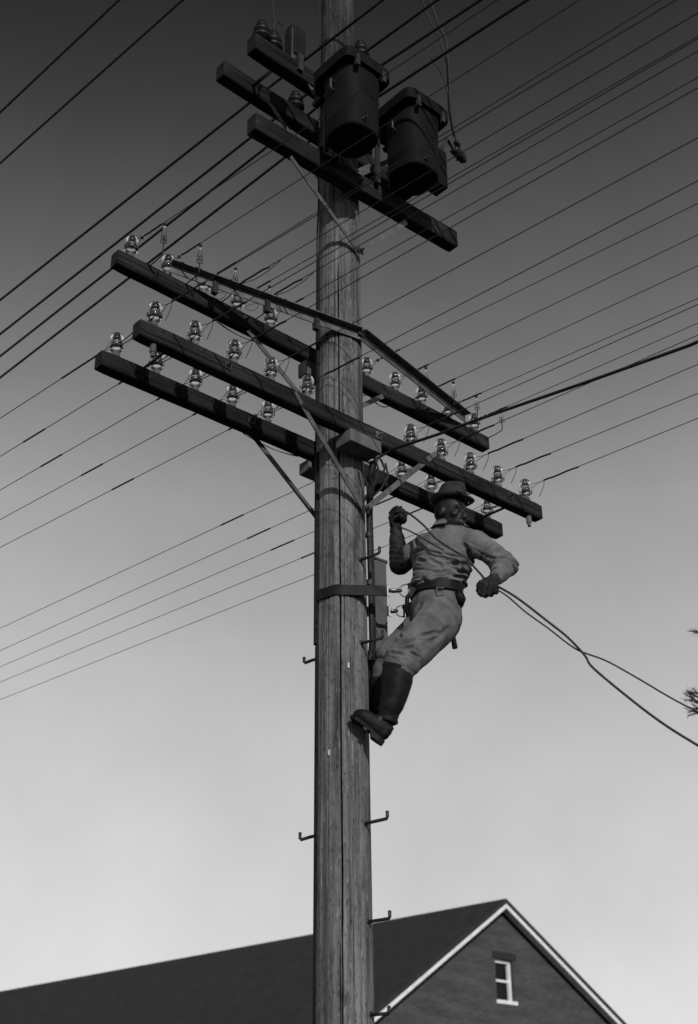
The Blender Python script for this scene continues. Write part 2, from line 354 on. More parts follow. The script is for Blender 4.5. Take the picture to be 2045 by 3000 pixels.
# ------------------------------------------------------------------ the pole
def pole_r(z): return .148 if z < 1 else .148 - .0026*(z-1) - (.0035*max(0, z-7) if z > 7 else 0)
CAMANG = math.atan2(-6.65, 0)
pole = thing('utility_pole', 'tall weathered timber utility pole with step pegs and a long crack', 'utility pole', (0, 0, 0))
def build_pole():
    seg = 400; zs = [0 + 11.2*i/420 for i in range(421)]; rg = []
    for z in zs:
        L = []; r0 = pole_r(z)
        for k in range(seg):
            t = 2*math.pi*k/seg; nx, ny = math.cos(t), math.sin(t)
            r = r0 + .0035*noise.noise(Vector((nx*1.3, ny*1.3, z*.35))) + .0016*noise.noise(Vector((nx*9, ny*9, z*.5)))
            da = (t - (CAMANG - .06 + .05*noise.noise(Vector((0, 3, z*.8))) + .02*noise.noise(Vector((5, 3, z*4)))) + math.pi) % (2*math.pi) - math.pi
            dep = .050 if z < 6.4 else .050*max(0, 1-(z-6.4)/.6)
            if z < 2.85: dep *= .35
            wdt = .034*(1+.35*noise.noise(Vector((1, 1, z*2))))
            if abs(da) < wdt: r -= dep*1.5*min(1, 2.2*(1-abs(da)/wdt))
            for off, z0, z1, dd, ww in ((.35, 2.0, 5.0, .010, .022), (-.55, 3.0, 7.4, .009, .02), (.62, 4.6, 8.6, .010, .022), (-.25, 5.4, 9, .012, .022), (-.13, 1.5, 2.86, .03, .024), (.12, 4.1, 6.1, .009, .02), (.9, 2.2, 4.6, .008, .022)):
                if z0 < z < z1:
                    a2 = (t - (CAMANG + off + .05*noise.noise(Vector((off*9, 1, z*.9)))) + math.pi) % (2*math.pi) - math.pi
                    if abs(a2) < ww: r -= dd*1.6*min(1, 1.6*(1-abs(a2)/ww))*max(0, min(1, (z-z0)*3, (z1-z)*3))
            L.append(Vector((nx*r, ny*r, z)))
        rg.append(L)
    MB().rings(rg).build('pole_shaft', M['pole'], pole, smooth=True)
build_pole()
def onpole(px, rad):
    r = ray(*px); a = r.x**2+r.y**2; b = 2*(r.x*CAM.x+r.y*CAM.y); c = CAM.x**2+CAM.y**2-rad**2
    D = max(b*b-4*a*c, 0); return CAM + r*((-b-math.sqrt(D))/2/a)
def step_peg(base_px, tip_px, up_px, ang):
    b = onpole(base_px, .138) if ang is None else None
    if ang is None:
        n = Vector((b.x, b.y, 0)).normalized()
    else:
        n = Vector((math.cos(ang), math.sin(ang), 0)); b0 = n*.13
        b = Vector((b0.x, b0.y, onplane(base_px, b0, Vector((0, 1, 0))).z))
    t = b + n*.14 + ZV*.012
    # aim the tip on the pixel it has
    t = onplane(tip_px, t, Vector((0, 1, 0)))
    u = onplane(up_px, t, Vector((0, 1, 0))); u = t + ZV*max(.035, (u-t).z*1.1)
    mb = MB(); mb.tube([b - n*.03, b+(t-b)*.5, t - (t-b).normalized()*.006, t + ZV*.008, u], .0085, 10)
    mb.lathe(b+n*.004, [(-.004, .016), (.004, .014)], n, 10)
    return mb.build('step_peg', M['iron'], pole, smooth=True)
for bp_, tp, up_ in (((1055, 1641), (1112, 1620), (1110, 1604)), ((1057, 1884), (1121, 1869), (1118, 1849)),
                     ((1068, 2413), (1135, 2398), (1134, 2378)), ((1077, 2701), (1142, 2691), (1139, 2670)), ((1083, 2972), (1140, 2970), (1140, 2950))):
    step_peg(bp_, tp, up_, None)
for bp_, tp, up_ in (((930, 1926), (891, 1943), (891, 1930)), ((926, 2444), (879, 2461), (879, 2441))):
    step_peg(bp_, tp, up_, math.radians(157))
for px, w_, h_ in (((964, 2205), .006, .015), ((1021, 1949), .005, .015)):
    q = onpole(px, pole_r(3.6)+.004); n = Vector((q.x, q.y, 0)).normalized(); MB().box(q, (n.cross(ZV), ZV, n), (w_, h_, .003)).build('metal_tag', M['tag'], pole, bevel=.002)
# ground wire down the side and the wooden moulding that covers its lower run
gw = MB(); al = math.radians(196)
gw.tube([Vector((math.cos(al)*(pole_r(z)+.012+.004*math.sin(z*9)), math.sin(al)*(pole_r(z)+.012), z)) for z in [6.9+.15*i for i in range(29)]], .005, 8)
gw.build('ground_wire', M['wire'], pole, smooth=True)
mo = MB(); n_ = Vector((math.cos(al), math.sin(al), 0)); t_ = Vector((-n_.y, n_.x, 0))
def strip(z0, z1, hw, th): return [[n_*(pole_r(z)-.012)+t_*hw*1.3+ZV*z, n_*(pole_r(z)+th)+t_*hw+ZV*z, n_*(pole_r(z)+th)-t_*hw+ZV*z, n_*(pole_r(z)-.012)-t_*hw*1.3+ZV*z] for z in [z0+(z1-z0)*i/8 for i in range(9)]]
mo.rings(strip(4.37, 7.0, .016, .015)); mo.build('wire_moulding', M['armdark'], pole)
mo = MB(); mo.rings(strip(.0, 4.365, .022, .005)); mo.build('wire_moulding', M['armdark'], pole)

# ------------------------------------------------------------------ crossarms
ARMS = dict(A=(.0578, .2582, 6.4028, .0109, -.0016), B=(-.0297, -.2109, 5.6247, -.0004, -.0012), C=(-.0363, .1327, 5.6251, -.0046, .0033),
            D=(-.0082, -.1972, 7.4996, -.0066, .0079), E=(.0191, .2229, 8.2712, .011, -.0141), F=(-.046, -.1924, 8.1353, .0222, .0075))
def frame(a):
    c, w, z, da, ti = ARMS[a]; az = AZ+da
    d = Vector((math.cos(az)*math.cos(ti), math.sin(az)*math.cos(ti), math.sin(ti))); ww = Vector((-math.sin(az), math.cos(az), 0)); uu = d.cross(ww)
    return P(c, w, z), d, ww, uu
SW, SH, SWP, SHP = .078, .1026, .0924, .1364
def armpt(a, s, w=0, h=0):
    c, d, ww, uu = frame(a); return c + d*s + ww*w + uu*h
def beam(a, root, m, L, sw, sh):
    c, d, ww, uu = frame(a); n = 60; rg = []; ch = .008
    for i in range(n+1):
        s = -L/2 + L*i/n; k = .0018
        e = .004 if i in (0, n) else 0
        sec = [(-sw/2+e, -sh/2+ch), (-sw/2+ch, -sh/2+e), (sw/2-ch, -sh/2+e), (sw/2-e, -sh/2+ch), (sw/2-e, sh/2-ch), (sw/2-ch, sh/2-e*2), (0, sh/2+.004-e*2), (-sw/2+ch, sh/2-e*2), (-sw/2+e, sh/2-ch)]
        j = Vector((0, noise.noise(Vector((s*5, ord(a), 0))), noise.noise(Vector((s*5, ord(a), 9)))))
        rg.append([c + d*s + ww*(x + k*j.y + k*.6*noise.noise(Vector((s*30, x*50, y*50)))) + uu*(y + k*j.z + k*.6*noise.noise(Vector((s*30, x*50, y*50+7)))) for x, y in sec])
    return MB().rings(rg).build('beam', m, root)
def brace(root, a, b, name='brace', wd=.032, th=.007, n=None, m=None):
    return MB().bar(a, b, wd, th, n or WV).build(name, m or M['steel'], root)
def bolt(root, p, n, r=.014, m=None):
    mb = MB(); mb.box(Vector(p)+Vector(n)*.003, (DV, ZV, n), (r*1.9, r*1.9, .003)); mb.lathe(Vector(p)+Vector(n)*.006, [(0, r), (.012, r), (.013, r*.6)], n, 6)
    mb.lathe(Vector(p)+Vector(n)*.018, [(0, r*.55), (.018, r*.5)], n, 8)
    return mb.build('bolt', m or M['iron'], root)
LAB = dict(A='highest ten insulator timber crossarm, behind the pole, with a long steel V brace', B='ten insulator timber crossarm bolted across the front of the pole above the lineman',
           C='lowest ten insulator timber crossarm, behind the pole and the lineman\'s hat', D='short dark timber crossarm just below the two transformers, without insulators',
           E='short dark timber crossarm behind the pole, second from the top', F='topmost short timber crossarm, carrying the fuse box beside the transformers')
ARM = {}
for a in 'ABCDEF':
    ARM[a] = thing('crossarm', LAB[a], 'crossarm', armpt(a, 0), 'long telephone crossarms' if a in 'ABC' else 'short power crossarms')
    beam(a, ARM[a], M['armdark'] if a in 'CEF' else M['arm'], 3.05 if a in 'ABC' else 1.719, SW if a in 'ABC' else SWP, SH if a in 'ABC' else SHP)
# braces: each arm's own pair of flat steel bars down to the pole
footB = P(.033, -.150, 5.158)
brace(ARM['B'], footB + WV*-.010, onw((863, 1149), -.257)); brace(ARM['B'], footB + WV*-.018, onw((1273, 1330), -.257)); bolt(ARM['B'], footB + WV*-.022, -WV, .012)
c1 = onw((733, 1277), .182); footC = Vector(P(.0, .152, 0)); footC.z = onw((950, 1543), .152).z
brace(ARM['C'], c1 + ZV*.05 - DV*.03, footC); c2 = P(-c1.dot(DV)-.02, .182, c1.z+.05); brace(ARM['C'], c2, footC + WV*.009)
a1_ = onw((741, 995), .214); footA = P(.0, .158, onw((938, 1237), .158).z)
brace(ARM['A'], a1_ + ZV*.05 - DV*.04, footA); brace(ARM['A'], P(-a1_.dot(DV)+.05, .214, a1_.z+.05), footA + WV*.009)
footD = P(.0, -.150, onw((1042, 735), -.150).z) + DV*.03
d1 = onw((868, 483), -.248); d2 = onw((1177, 660), -.248)
brace(ARM['D'], footD - WV*.004, d1 + (d1-footD).normalized()*.06); brace(ARM['D'], footD - WV*.014, d2 + (d2-footD).normalized()*.05); bolt(ARM['D'], footD - WV*.018, -WV, .012)
fo = footD + ZV*(8.1353-7.4996)
brace(ARM['F'], fo - WV*.002, P(-.50, -.244, fo.z+.47)); brace(ARM['F'], fo - WV*.010, P(.50, -.244, fo.z+.47))
fe = P(0, .148, 7.74); brace(ARM['E'], fe, P(-.45, .176, 8.22)); brace(ARM['E'], fe + WV*.01, P(.45, .176, 8.22))
# through bolts, washers and nuts on the front faces
for a, s, f in (('B', 0.10, -1), ('B', -.98, -1), ('B', 1.21, -1), ('D', -.02, -1), ('A', -.62, -1), ('C', -.55, -1), ('A', .9, -1)):
    sw = SW if a in 'ABC' else SWP; c, d, ww, uu = frame(a); bolt(ARM[a], armpt(a, s, -sw/2-.001), -ww, .012, M['steel'] if (a, s) == ('B', .10) else None)
# long bolts that tie the two arms of a pair together
for aa, bb, ss, rr in (('F', 'E', (-.62, .6), .012), ('B', 'C', (-1.30, 1.30), .008)):
    for s in ss:
        x = armpt(aa, s, SW/2, 0); y = armpt(bb, s, -SW/2, 0); MB().tube([x-(y-x).normalized()*.02, y+(y-x).normalized()*.02], rr, 8).build('spacer_bolt', M['iron'], ARM[aa])
# timber blocks between arm and pole
def block(root, p, half, name='spacer_block'):
    MB().box(p, (DV, WV, ZV), half).build(name, M['raw'], root, bevel=.006)
block(ARM['B'], P(-.045, -.208, 5.532), (.118, .066, .040)); block(ARM['C'], P(-.04, .185, 5.535), (.085, .045, .038)); block(ARM['A'], P(-.045, .205, 6.24), (.085, .04, .05))
for s in (-1.422, 1.422):
    mb = MB(); q_ = armpt('B', s, -.005, -SH/2); mb.lathe(q_, [(.01, .017), (-.05, .017), (-.052, .012), (-.075, .011)], ZV, 12); mb.build('pin_end', M['raw'], ARM['B'])
# the long steel V brace lying over the uppermost ten-pin arm
tipL, tipR, apex = P(-1.119, .205, 6.497), P(1.313, .205, 6.469), P(.024, -.158, 6.357)
vb = thing('steel_v_brace', 'long bent angle iron brace running over the top ten insulator crossarm and round the pole', 'brace', apex)
def angle_iron(a, b, name):
    d = (b-a).normalized(); n = Vector((d.y, -d.x, 0)).normalized()
    if n.dot(-WV) < 0: n = -n
    mb = MB(); mb.bar(a, b, .055, .007, n); mb.bar(a + n*.024+ZV*.031, b + n*.024+ZV*.031, .052, .007, ZV); return mb.build(name, M['steel'], vb)
angle_iron(tipL, apex, 'angle_iron'); angle_iron(apex, tipR, 'angle_iron'); bolt(vb, apex - WV*.012 + ZV*.02, -WV, .012)
for s in (-.86, -.55, -.25):
    t = (s-tipL.dot(DV))/(apex.dot(DV)-tipL.dot(DV)); q1 = tipL.lerp(apex, t)
    MB().box(q1 - ZV*.03 + WV*.0, (DV, WV, ZV), (.016, .016, .04)).build('standoff', M['iron'], vb)

# ------------------------------------------------------------------ glass insulators on their wooden pins
ORD = ['leftmost', 'second from the left', 'third from the left', 'fourth from the left', 'fifth from the left', 'fifth from the right', 'fourth from the right', 'third from the right', 'second from the right', 'rightmost']
def make_insulator():
    t = thing('glass_insulator', '', 'insulator', (0, 0, 0))
    outer = [(.030, .029), (.032, .037), (.052, .038), (.060, .034), (.064, .029), (.074, .029), (.079, .034), (.092, .034), (.106, .030), (.118, .020), (.124, .009), (.126, .001)]
    inner = [(.112, .001), (.109, .009), (.102, .0140), (.070, .0165), (.050, .022), (.030, .027)]
    MB().lathe((0, 0, 0), outer+inner+[(.030, .029)], ZV, 28).build('glass_shell', M['glass'], t, smooth=True)
    MB().lathe((0, 0, 0), [(-.05, .014), (-.018, .015), (-.016, .020), (.004, .020), (.010, .013), (.022, .011), (.024, .003)], ZV, 14).build('wooden_pin', M['raw'], t, smooth=True)
    return t
PINS = [-1.425, -1.168, -.912, -.658, -.402, .402, .660, .910, 1.160, 1.422]
proto = make_insulator(); INS = {}
WHERE = dict(A='highest long crossarm', B='middle long crossarm', C='lowest long crossarm')
ORD2 = ['first', 'second', 'third', 'fourth', 'fifth', 'sixth', 'seventh', 'eighth', 'ninth', 'tenth']
first = True
for a in 'ABC':
    for i, s in enumerate(PINS):
        o = proto if first else copy_tree(proto); first = False
        p_ = armpt(a, s, 0, SH/2+.004); o.location = p_ + ZV*.018; o.scale = (1.12, 1.12, 1.16); o.rotation_euler = (random.uniform(-.03, .03), random.uniform(-.03, .03), random.uniform(0, 6))
        tag(o, 'clear glass insulator, %s of ten on the %s' % (ORD[i], WHERE[a]), 'insulator', 'glass insulators on the %s' % WHERE[a])
        INS[a, i] = p_
GRV = .100   # height of the wire groove

# slender glass bracket insulators standing out from the upper arm
def make_bracket():
    t = thing('bracket_insulator', '', 'insulator', (0, 0, 0)); y = -.13
    MB().tube([(0, .0, 0), (0, y*.5, -.004), (0, y*.93, .0), (0, y, .012), (0, y, .10), (0, y, .13)], .0038, 8).build('wire_bracket', M['wire'], t, smooth=True)
    MB().lathe((0, y, .085), [(0, .019), (.012, .019), (.05, .015), (.10, .009), (.115, .007), (.115, .004), (.1, .005), (.045, .012), (.004, .0165), (0, .0165), (0, .019)], ZV, 16).build('glass_tube', M['glass'], t, smooth=True)
    MB().ell((0, y, .212), (Vector((1, 0, 0)), Vector((0, 1, 0)), ZV), (.011, .011, .011)).build('knob', M['iron'], t, smooth=True)
    return t
pb = make_bracket(); rot = math.atan2(WV.y, WV.x)-math.pi/2
BRX = [(480, 660, 'leftmost of the eight'), (585, 722, 'second from the left'), (688, 803, 'third from the left'), (788, 856, 'nearest the pole on its left'),
       (1251, 1076, 'nearest the pole on its right'), (1332, 1118, 'third from the right'), (1401, 1170, 'second from the right'), (1474, 1212, 'rightmost, clear of the crossarm end')]
c_, dA, wA, uA = frame('A')
for k, (x, y, lb) in enumerate(BRX):
    o = pb if k == 0 else copy_tree(pb)
    kn = onw((x, y), ARMS['A'][1]-SW/2-.13); s = (kn-c_).dot(dA); s = max(-1.5, min(1.53, s))
    q_ = armpt('A', s, -SW/2, SH/2-.012); o.location = q_; o.rotation_euler = (0, 0, rot)
    dz = kn.z-q_.z; o.scale = (1, 1, max(.8, dz/.212))
    tag(o, 'slender glass insulator on a bent wire, ' + lb, 'insulator', 'slender bracket insulators on the upper crossarm')

# ------------------------------------------------------------------ wires
def wire_obj(name, label, cat, pts, r, group=None, m=None, seg=6):
    mb = MB(); mb.tube(pts, r, seg); return tag(mb.build(name, m or M['wire'], smooth=True), label, cat, group)
def hplane(P0, px):                              # the point seen at px in the upright plane through P0 along the line of the wires
    n = Vector((-UH.y, UH.x, 0)); return onplane(px, P0, n)
def sag(a, b, n=24, s=.0):
    return [a.lerp(b, i/n) - ZV*s*4*(i/n)*(1-i/n) for i in range(n+1)]
def run_out(P0, Q, L, rise=.0):                  # carry the line on from P0 through Q to a length L
    d = (Q-P0); k = L/d.length; n = 26
    return [P0 + d*(k*i/n) + ZV*rise*(i/n)**2 for i in range(n+1)]
def dead_end(P0, Q, L, label, cat, group, r=.0028, sleeve=(.16, .34), knob=False, drop=None, wobble=0):
    """a wire made off on the insulator at P0 and running towards Q for L metres; its tails, splice and knob are parts"""
    d = (Q-P0).normalized(); side = d.cross(ZV).normalized()
    J = P0 + d*sleeve[0]*.75
    mb = MB(); mb.tube(run_out(J, P0+d*max((Q-P0).length, .5), L), r, 6); o = tag(mb.build('overhead_wire', M['wire'], smooth=True), label, cat, group)
    t = MB(); t.tube([P0 + side*.031 - d*.01, P0 + side*.026 + d*.03, J], .0017, 5); t.tube([P0 - side*.031 - d*.01, P0 - side*.026 + d*.03, J], .0017, 5)
    t.tube([P0 + side*.031*math.cos(u) - d*.031*math.sin(u) for u in [math.pi*k/6 for k in range(7)]], .0017, 5)
    t.build('tie_loop', M['wire'], o)
    if sleeve[1]:
        a, b = sleeve; n = 7
        MB().tube([P0 + d*(a+(b-a)*i/n) + ZV*wobble*math.sin(i*1.7) + side*wobble*math.cos(i*2.1) for i in range(n+1)], .0056, 7).build('splice', M['wire'], o)
    if knob: MB().ell(P0+d*(sleeve[0]*.8), (d, side, ZV), (.011, .011, .011), 10, 8).build('knob', M['iron'], o, smooth=True)
    if drop:
        D0 = P0 + d*sleeve[0]; MB().tube([D0, D0 + ZV*-.03 - d*.004, D0 - ZV*drop*.6 - d*.02, D0 - ZV*drop - d*.05], .002, 5).build('drop_wire', M['wire'], o)
    return o
GL = 'thin wires running away to the lower left'
GR = 'thin wires running out to the right over the camera'
LEFTPX = [(29, 1207), (30, 1319), (31, 1418), (32, 1505), (32, 1587.5), (34, 1825), (34, 1891), (34.5, 1939), (35, 1984), (35, 2036)]
KN = [0, 0, 0, 0, 1, 1, 0, 0, 0, 0]
for i, px in enumerate(LEFTPX):
    P0 = INS['C', i] + ZV*GRV; Q = hplane(P0, px)
    o = dead_end(P0, Q, 46, 'thin wire to the left from the %s insulator of the lowest long crossarm' % ORD[i].replace(' from the', ' from'), 'wire', GL, sleeve=(.14, .36) if i < 5 else (.3, .5), knob=KN[i], r=.0026)
    # the pressed sleeve further out along each line
    tx = [(216, 1087), (100, 1275), (151, 1347), (270, 1371), (360, 1414), (680, 1526), (757, 1569), (827, 1602), (915, 1627), None][i]
    if tx:
        d = (Q-P0).normalized(); s_ = P0 + d*(hplane(P0, tx)-P0).dot(d); MB().tube([s_-d*.12, s_+d*.12], .0055, 7).build('sleeve', M['wire'], o)
    # the doubled lead across to the front arm
    a = P0 - ZV*.02; b = INS['B', i] + ZV*(GRV-.03); sd = DV*.012
    lead = MB(); lead.tube([a+sd, a.lerp(b, .3)+sd*1.3-ZV*.012, a.lerp(b, .7)+sd, b], .003, 6); lead.tube([a-sd, a.lerp(b, .25)-sd*1.2-ZV*.02, a.lerp(b, .7)-sd-ZV*.01, b], .003, 6)
    lead.build('cross_lead', M['wire'], o)
RA = {0: (1416, 27), 1: (1651, 30), 2: (1872, 40), 3: (2016, 123), 4: (2016, 243), 5: (2016, 610), 6: (2020, 700), 7: (2020, 789.6), 8: (2020, 885), 9: (2020, 957.6)}
RB = {0: (1917, 38), 1: (2016, 130), 2: (2016, 273.5), 3: (2016, 419), 4: (2016, 544.5), 5: (2020, 903), 6: (2020, 992.7), 7: (2020, 1078), 8: (2021, 1162), 9: (2021, 1235)}
for a, R_ in (('A', RA), ('B', RB)):
    for i, px in R_.items():
        P0 = INS[a, i] + ZV*GRV; Q = hplane(P0, px)
        dead_end(P0, Q, 13, 'thin wire to the right from the %s insulator of the %s' % (ORD[i].replace(' from the', ' from'), WHERE[a]), 'wire', GR,
                 sleeve=(.15, .42) if a == 'B' else (.13, .30), knob=(a == 'A'), drop=.10 if a == 'B' else None, r=.0026, wobble=.003 if a == 'B' else .0015)
# two more wires made off with slack loops beside the fourth and fifth insulators of the upper arm
for px, q, i, lb in (((2016, 55), (640, 868), 3, 'first'), ((2016, 166), (735, 902), 4, 'second')):
    P0 = onw(q, ARMS['A'][1]-SW/2-.004); Q = hplane(P0, px)
    o = dead_end(P0, Q, 13, 'thin wire ending in a long ragged splice left of the pole, %s' % ('the upper of two' if i == 3 else 'the lower of two'), 'wire', GR, sleeve=(.10, .46), r=.0026, wobble=.005)
    d = (Q-P0).normalized()
    MB().tube([P0+d*.22-ZV*.01, P0+d*.34-ZV*.035, P0+d*.46-ZV*.03, P0+d*.56-ZV*.005, P0+d*.5+ZV*.004], .0024, 6).build('slack_loop', M['wire'], o)
# heavy insulated power wires over the short arms
GP = 'heavy power wires over the short crossarms'
for k, (mid, far, near) in enumerate((((805, 243), (27, 858), (1085.6, 27)), ((868, 298), (27.6, 957.5), (1244, 27)), ((925, 318), (28, 1022), (1367, 27)), ((831, 464), (28, 1085), (1506, 25)))):
    Pm = onz(mid, 8.42 if k < 3 else 8.42); A_ = hplane(Pm, far); B_ = hplane(Pm, near)
    far_pts = run_out(Pm, A_, 46)[::-1]; near_pts = run_out(Pm, B_, 13)[1:]
    wire_obj('power_wire', ['heavy power wire, highest of the four at the left edge', 'heavy power wire, second highest of the four at the left edge', 'heavy power wire, third highest of the four at the left edge', 'heavy power wire, lowest of the four at the left edge'][k], 'wire', far_pts+near_pts, .0105, GP, seg=8)
for k, (f, n) in enumerate((((24, 307), (309, 37.6)), ((24, 457), (493, 37.6)))):
    P0 = onz(n, 9.6); A_ = hplane(P0, f)
    far_pts = run_out(P0, A_, 46)[::-1]; wire_obj('power_wire', ['heavy wire cutting across the very corner of the sky, upper left', 'heavy wire crossing the upper left sky, below the corner wire'][k], 'wire', far_pts + run_out(P0, P0-(A_-P0), 13)[1:], .0100, 'heavy wires in the upper left sky', seg=8)
# the bunched cable coming in from the right and down the side of the pole
def cable():
    S0 = P(.16, -.30, 5.60); pxs = [(2045, 1001), (2021, 1011.6), (1723, 1118), (1475, 1203), (1350, 1247), (1285, 1272), (1153, 1315), (1110, 1340)]
    pts = [hplane(S0, q) for q in pxs]; d = (pts[0]-pts[1]).normalized(); far = [pts[0] + d*k*1.5 + ZV*.05*k*k for k in range(8, 0, -1)]
    end = pts[-1]
    down = [ony(q, yy) for q, yy in (((1092, 1352), -.10), ((1085, 1400), -.02), ((1080, 1500), .0), ((1083, 1600), .0), ((1086, 1700), .0), ((1088, 1800), .0), ((1090, 1880), .02), ((1082, 1960), .07), ((1070, 2040), .12))]
    bt = Vector((.165, .03, 0)); down += [Vector((.05, .165, z)) for z in (3.6, 2.6, 1.6, .0)]
    t = MB(); t.tube(far+pts+down[:2], .0085, 8)
    o = tag(t.build('cable', M['wire'], smooth=True), 'black twisted cable coming in from the right and down the right side of the pole', 'cable')
    v = MB(); v.tube(down, .0165, 10); v.tube([q+Vector((.014, .01, 0)) for q in down], .010, 8); v.build('riser', M['wire'], o, smooth=True)
    for z in (5.05, 4.75, 4.3): MB().lathe(Vector((.158, .0, z)), [(-.012, .021), (.012, .021)], ZV, 12).build('clip', M['iron'], o)
    for k, dz in enumerate((0,)):
        e = P(.17+.02*k, -.2-.02*k, 5.50); MB().tube([e, e-ZV*.08+DV*.02, e-ZV*.16-DV*.01+WV*.03, Vector((.15, -.03, 5.25-dz))], .006, 6).build('cable_tail', M['wire'], o, smooth=True)
    for k, q in enumerate((((1108, 1338), (1118, 1350), (1127, 1372), (1120, 1398), (1098, 1420), (1084, 1445)), ((1100, 1345), (1108, 1372), (1100, 1410), (1086, 1440), (1082, 1475)), ((1062, 1350), (1066, 1385), (1075, 1420), (1079, 1460)))):
        MB().tube([ony(a_, -.16+.02*j) for j, a_ in enumerate(q)], .0065, 7).build('cable_tail', M['wire'], o, smooth=True)
cable()
# slack jumper loops hanging under the arms
for k, (a, s0, s1, dp, lb) in enumerate((('A', -.80, -.45, .035, 'left part of the highest long crossarm'), ('A', .26, .42, .04, 'highest long crossarm just right of the pole'), ('A', .46, .62, .04, 'highest long crossarm, further right of the pole'), ('C', -.55, -.15, .03, 'lowest long crossarm left of the pole'))):
    q1, q2 = armpt(a, s0, .02, -SH/2), armpt(a, s1, .02, -SH/2)
    mb = MB()
    for j in (0, 1): mb.tube([q1.lerp(q2, i/10) - ZV*(dp*(1-.3*j)*4*(i/10)*(1-i/10)) + WV*.012*j for i in range(11)], .0026, 6)
    tag(mb.build('jumper_wire', M['wire'], smooth=True), 'slack jumper loop hanging below the ' + lb, 'wire', 'slack jumper loops under the crossarms')

# narrow terminal box on the far right side of the pole
def terminal_box():
    q1 = ony((1096, 1632), .12); q2 = ony((1124, 1645), .12); q3 = ony((1122, 1960), .12)
    cx = .215; t = thing('terminal_box', 'narrow grey cable terminal box on the right side of the pole behind the strap', 'terminal box', (cx, .12, q3.z))
    zt, zb = q2.z, q3.z; hw = (q2.x-q1.x)/2+.012; xc = (q1.x+q2.x)/2-.006
    MB().box((xc, .14, (zt+zb)/2), (Vector((1, .25, 0)), Vector((-.25, 1, 0)), ZV), (hw, .04, (zt-zb)/2)).build('box', M['board'], t, bevel=.004)
    MB().box((xc, .14, zt+.004), (Vector((1, .25, -.3)), Vector((-.25, 1, 0)), ZV), (hw+.008, .048, .006)).build('lid', M['board'], t)
    for z in (zt-.12, zb+.1): MB().box((xc-hw-.03, .14, z), (Vector((1, 0, 0)), Vector((0, 1, 0)), ZV), (.04, .012, .012)).build('bracket', M['iron'], t)
terminal_box()

# ------------------------------------------------------------------ transformers and fuse gear on the short arms
def transformer(d0, label, with_box, ft):
    base = P(d0, -.475, 7.50); t = thing('transformer', label, 'transformer', base, 'pole transformers'); z0, z1 = 7.50, 8.04
    mb = MB(); n = 44
    secs = [(z0, .132, 2.6), (z0+.006, .145, 2.6), (z0+.02, .148, 2.7), (z0+.12, .149, 2.7), (z0+.125, .152, 2.7), (z0+.135, .152, 2.7), (z0+.14, .149, 2.7), (z1-.14, .151, 3.0), (z1, .153, 3.6)]
    for sgn in (1,):
        rg = []
        for z, r, p in secs:
            L = []
            for k in range(n):
                u = 2*math.pi*k/n; ct, st = math.cos(u), math.sin(u)
                L.append(P(d0 + r*math.copysign(abs(ct)**(2/p), ct), -.475 + r*math.copysign(abs(st)**(2/p), st), z))
            rg.append(L)
        mb.rings(rg)
    mb.build('tank', M['tank'], t, smooth=True)
    lid = MB(); rg = []
    for z, r, p in ((z1-.045, .156, 6), (z1-.047, .178, 7), (z1+.03, .180, 7), (z1+.05, .170, 6), (z1+.085, .10, 4), (z1+.092, .02, 3)):
        rg.append([P(d0 + r*1.08*math.copysign(abs(math.cos(u))**(2/p), math.cos(u)), -.475 + r*math.copysign(abs(math.sin(u))**(2/p), math.sin(u)), z) for u in [2*math.pi*k/48 for k in range(48)]])
    lid.rings(rg).build('lid', M['tank'], t)
    for s in (-.135, -.02) if with_box else (-.05, .08):
        MB().box(P(d0+s, -.282, 7.83), (DV, WV, ZV), (.017, .008, .30)).build('hanger_iron', M['iron'], t)
        MB().box(P(d0+s, -.23, 8.22), (DV, WV, ZV), (.017, .07, .008)).build('hanger_hook', M['iron'], t)
        MB().box(P(d0+s, -.255, 7.585), (DV, WV, ZV), (.017, .035, .006)).build('hanger_foot', M['iron'], t)
    for s in (-.09, .0, .09):                        # bushings under the lid
        b = P(d0+s, -.475+.19, z1-.08); MB().lathe(b, [(0, .02), (.02, .032), (.03, .022), (.045, .030), (.055, .02), (.07, .026), (.085, .012)], (WV+ZV*-.3), 12).build('bushing', M['porc'], t, smooth=True)
    for s in (-.11, .11):                            # cover clamps and lifting lugs on the near side
        MB().box(P(d0+s, -.475-.178, z1-.06), (DV, WV, ZV), (.014, .012, .045)).build('cover_clamp', M['iron'], t, bevel=.003)
        MB().tube([P(d0+s*1.3, -.475, z1-.14), P(d0+s*1.6, -.475, z1-.13), P(d0+s*1.62, -.475, z1-.20), P(d0+s*1.3, -.475, z1-.22)], .010, 8).build('lifting_lug', M['iron'], t, smooth=True)
    MB().box(P(d0+.02, -.475-.151, z0+.30), (DV, WV, ZV), (.035, .002, .024)).build('number_plate', M['tank'], t)
    MB().lathe(P(d0-.04, -.475-.137, z0+.05), [(0, .013), (.02, .013), (.024, .009), (.04, .009)], -WV, 8).build('drain_valve', M['iron'], t)
    if with_box:
        MB().box(P(d0+.215, -.475, 7.70), (DV, WV, ZV), (.042, .055, .155)).build('side_box', M['tank'], t, bevel=.006)
        MB().box(P(d0+.17, -.475, 7.80), (DV, WV, ZV), (.03, .03, .02)).build('side_bracket', M['tank'], t)
    else:
        pass
    return t
T1 = transformer(-.300, 'dark round pole transformer directly in front of the pole, the left of two', False, None)
T2 = transformer(.225, 'dark round pole transformer with a side box, the right of two', True, None)
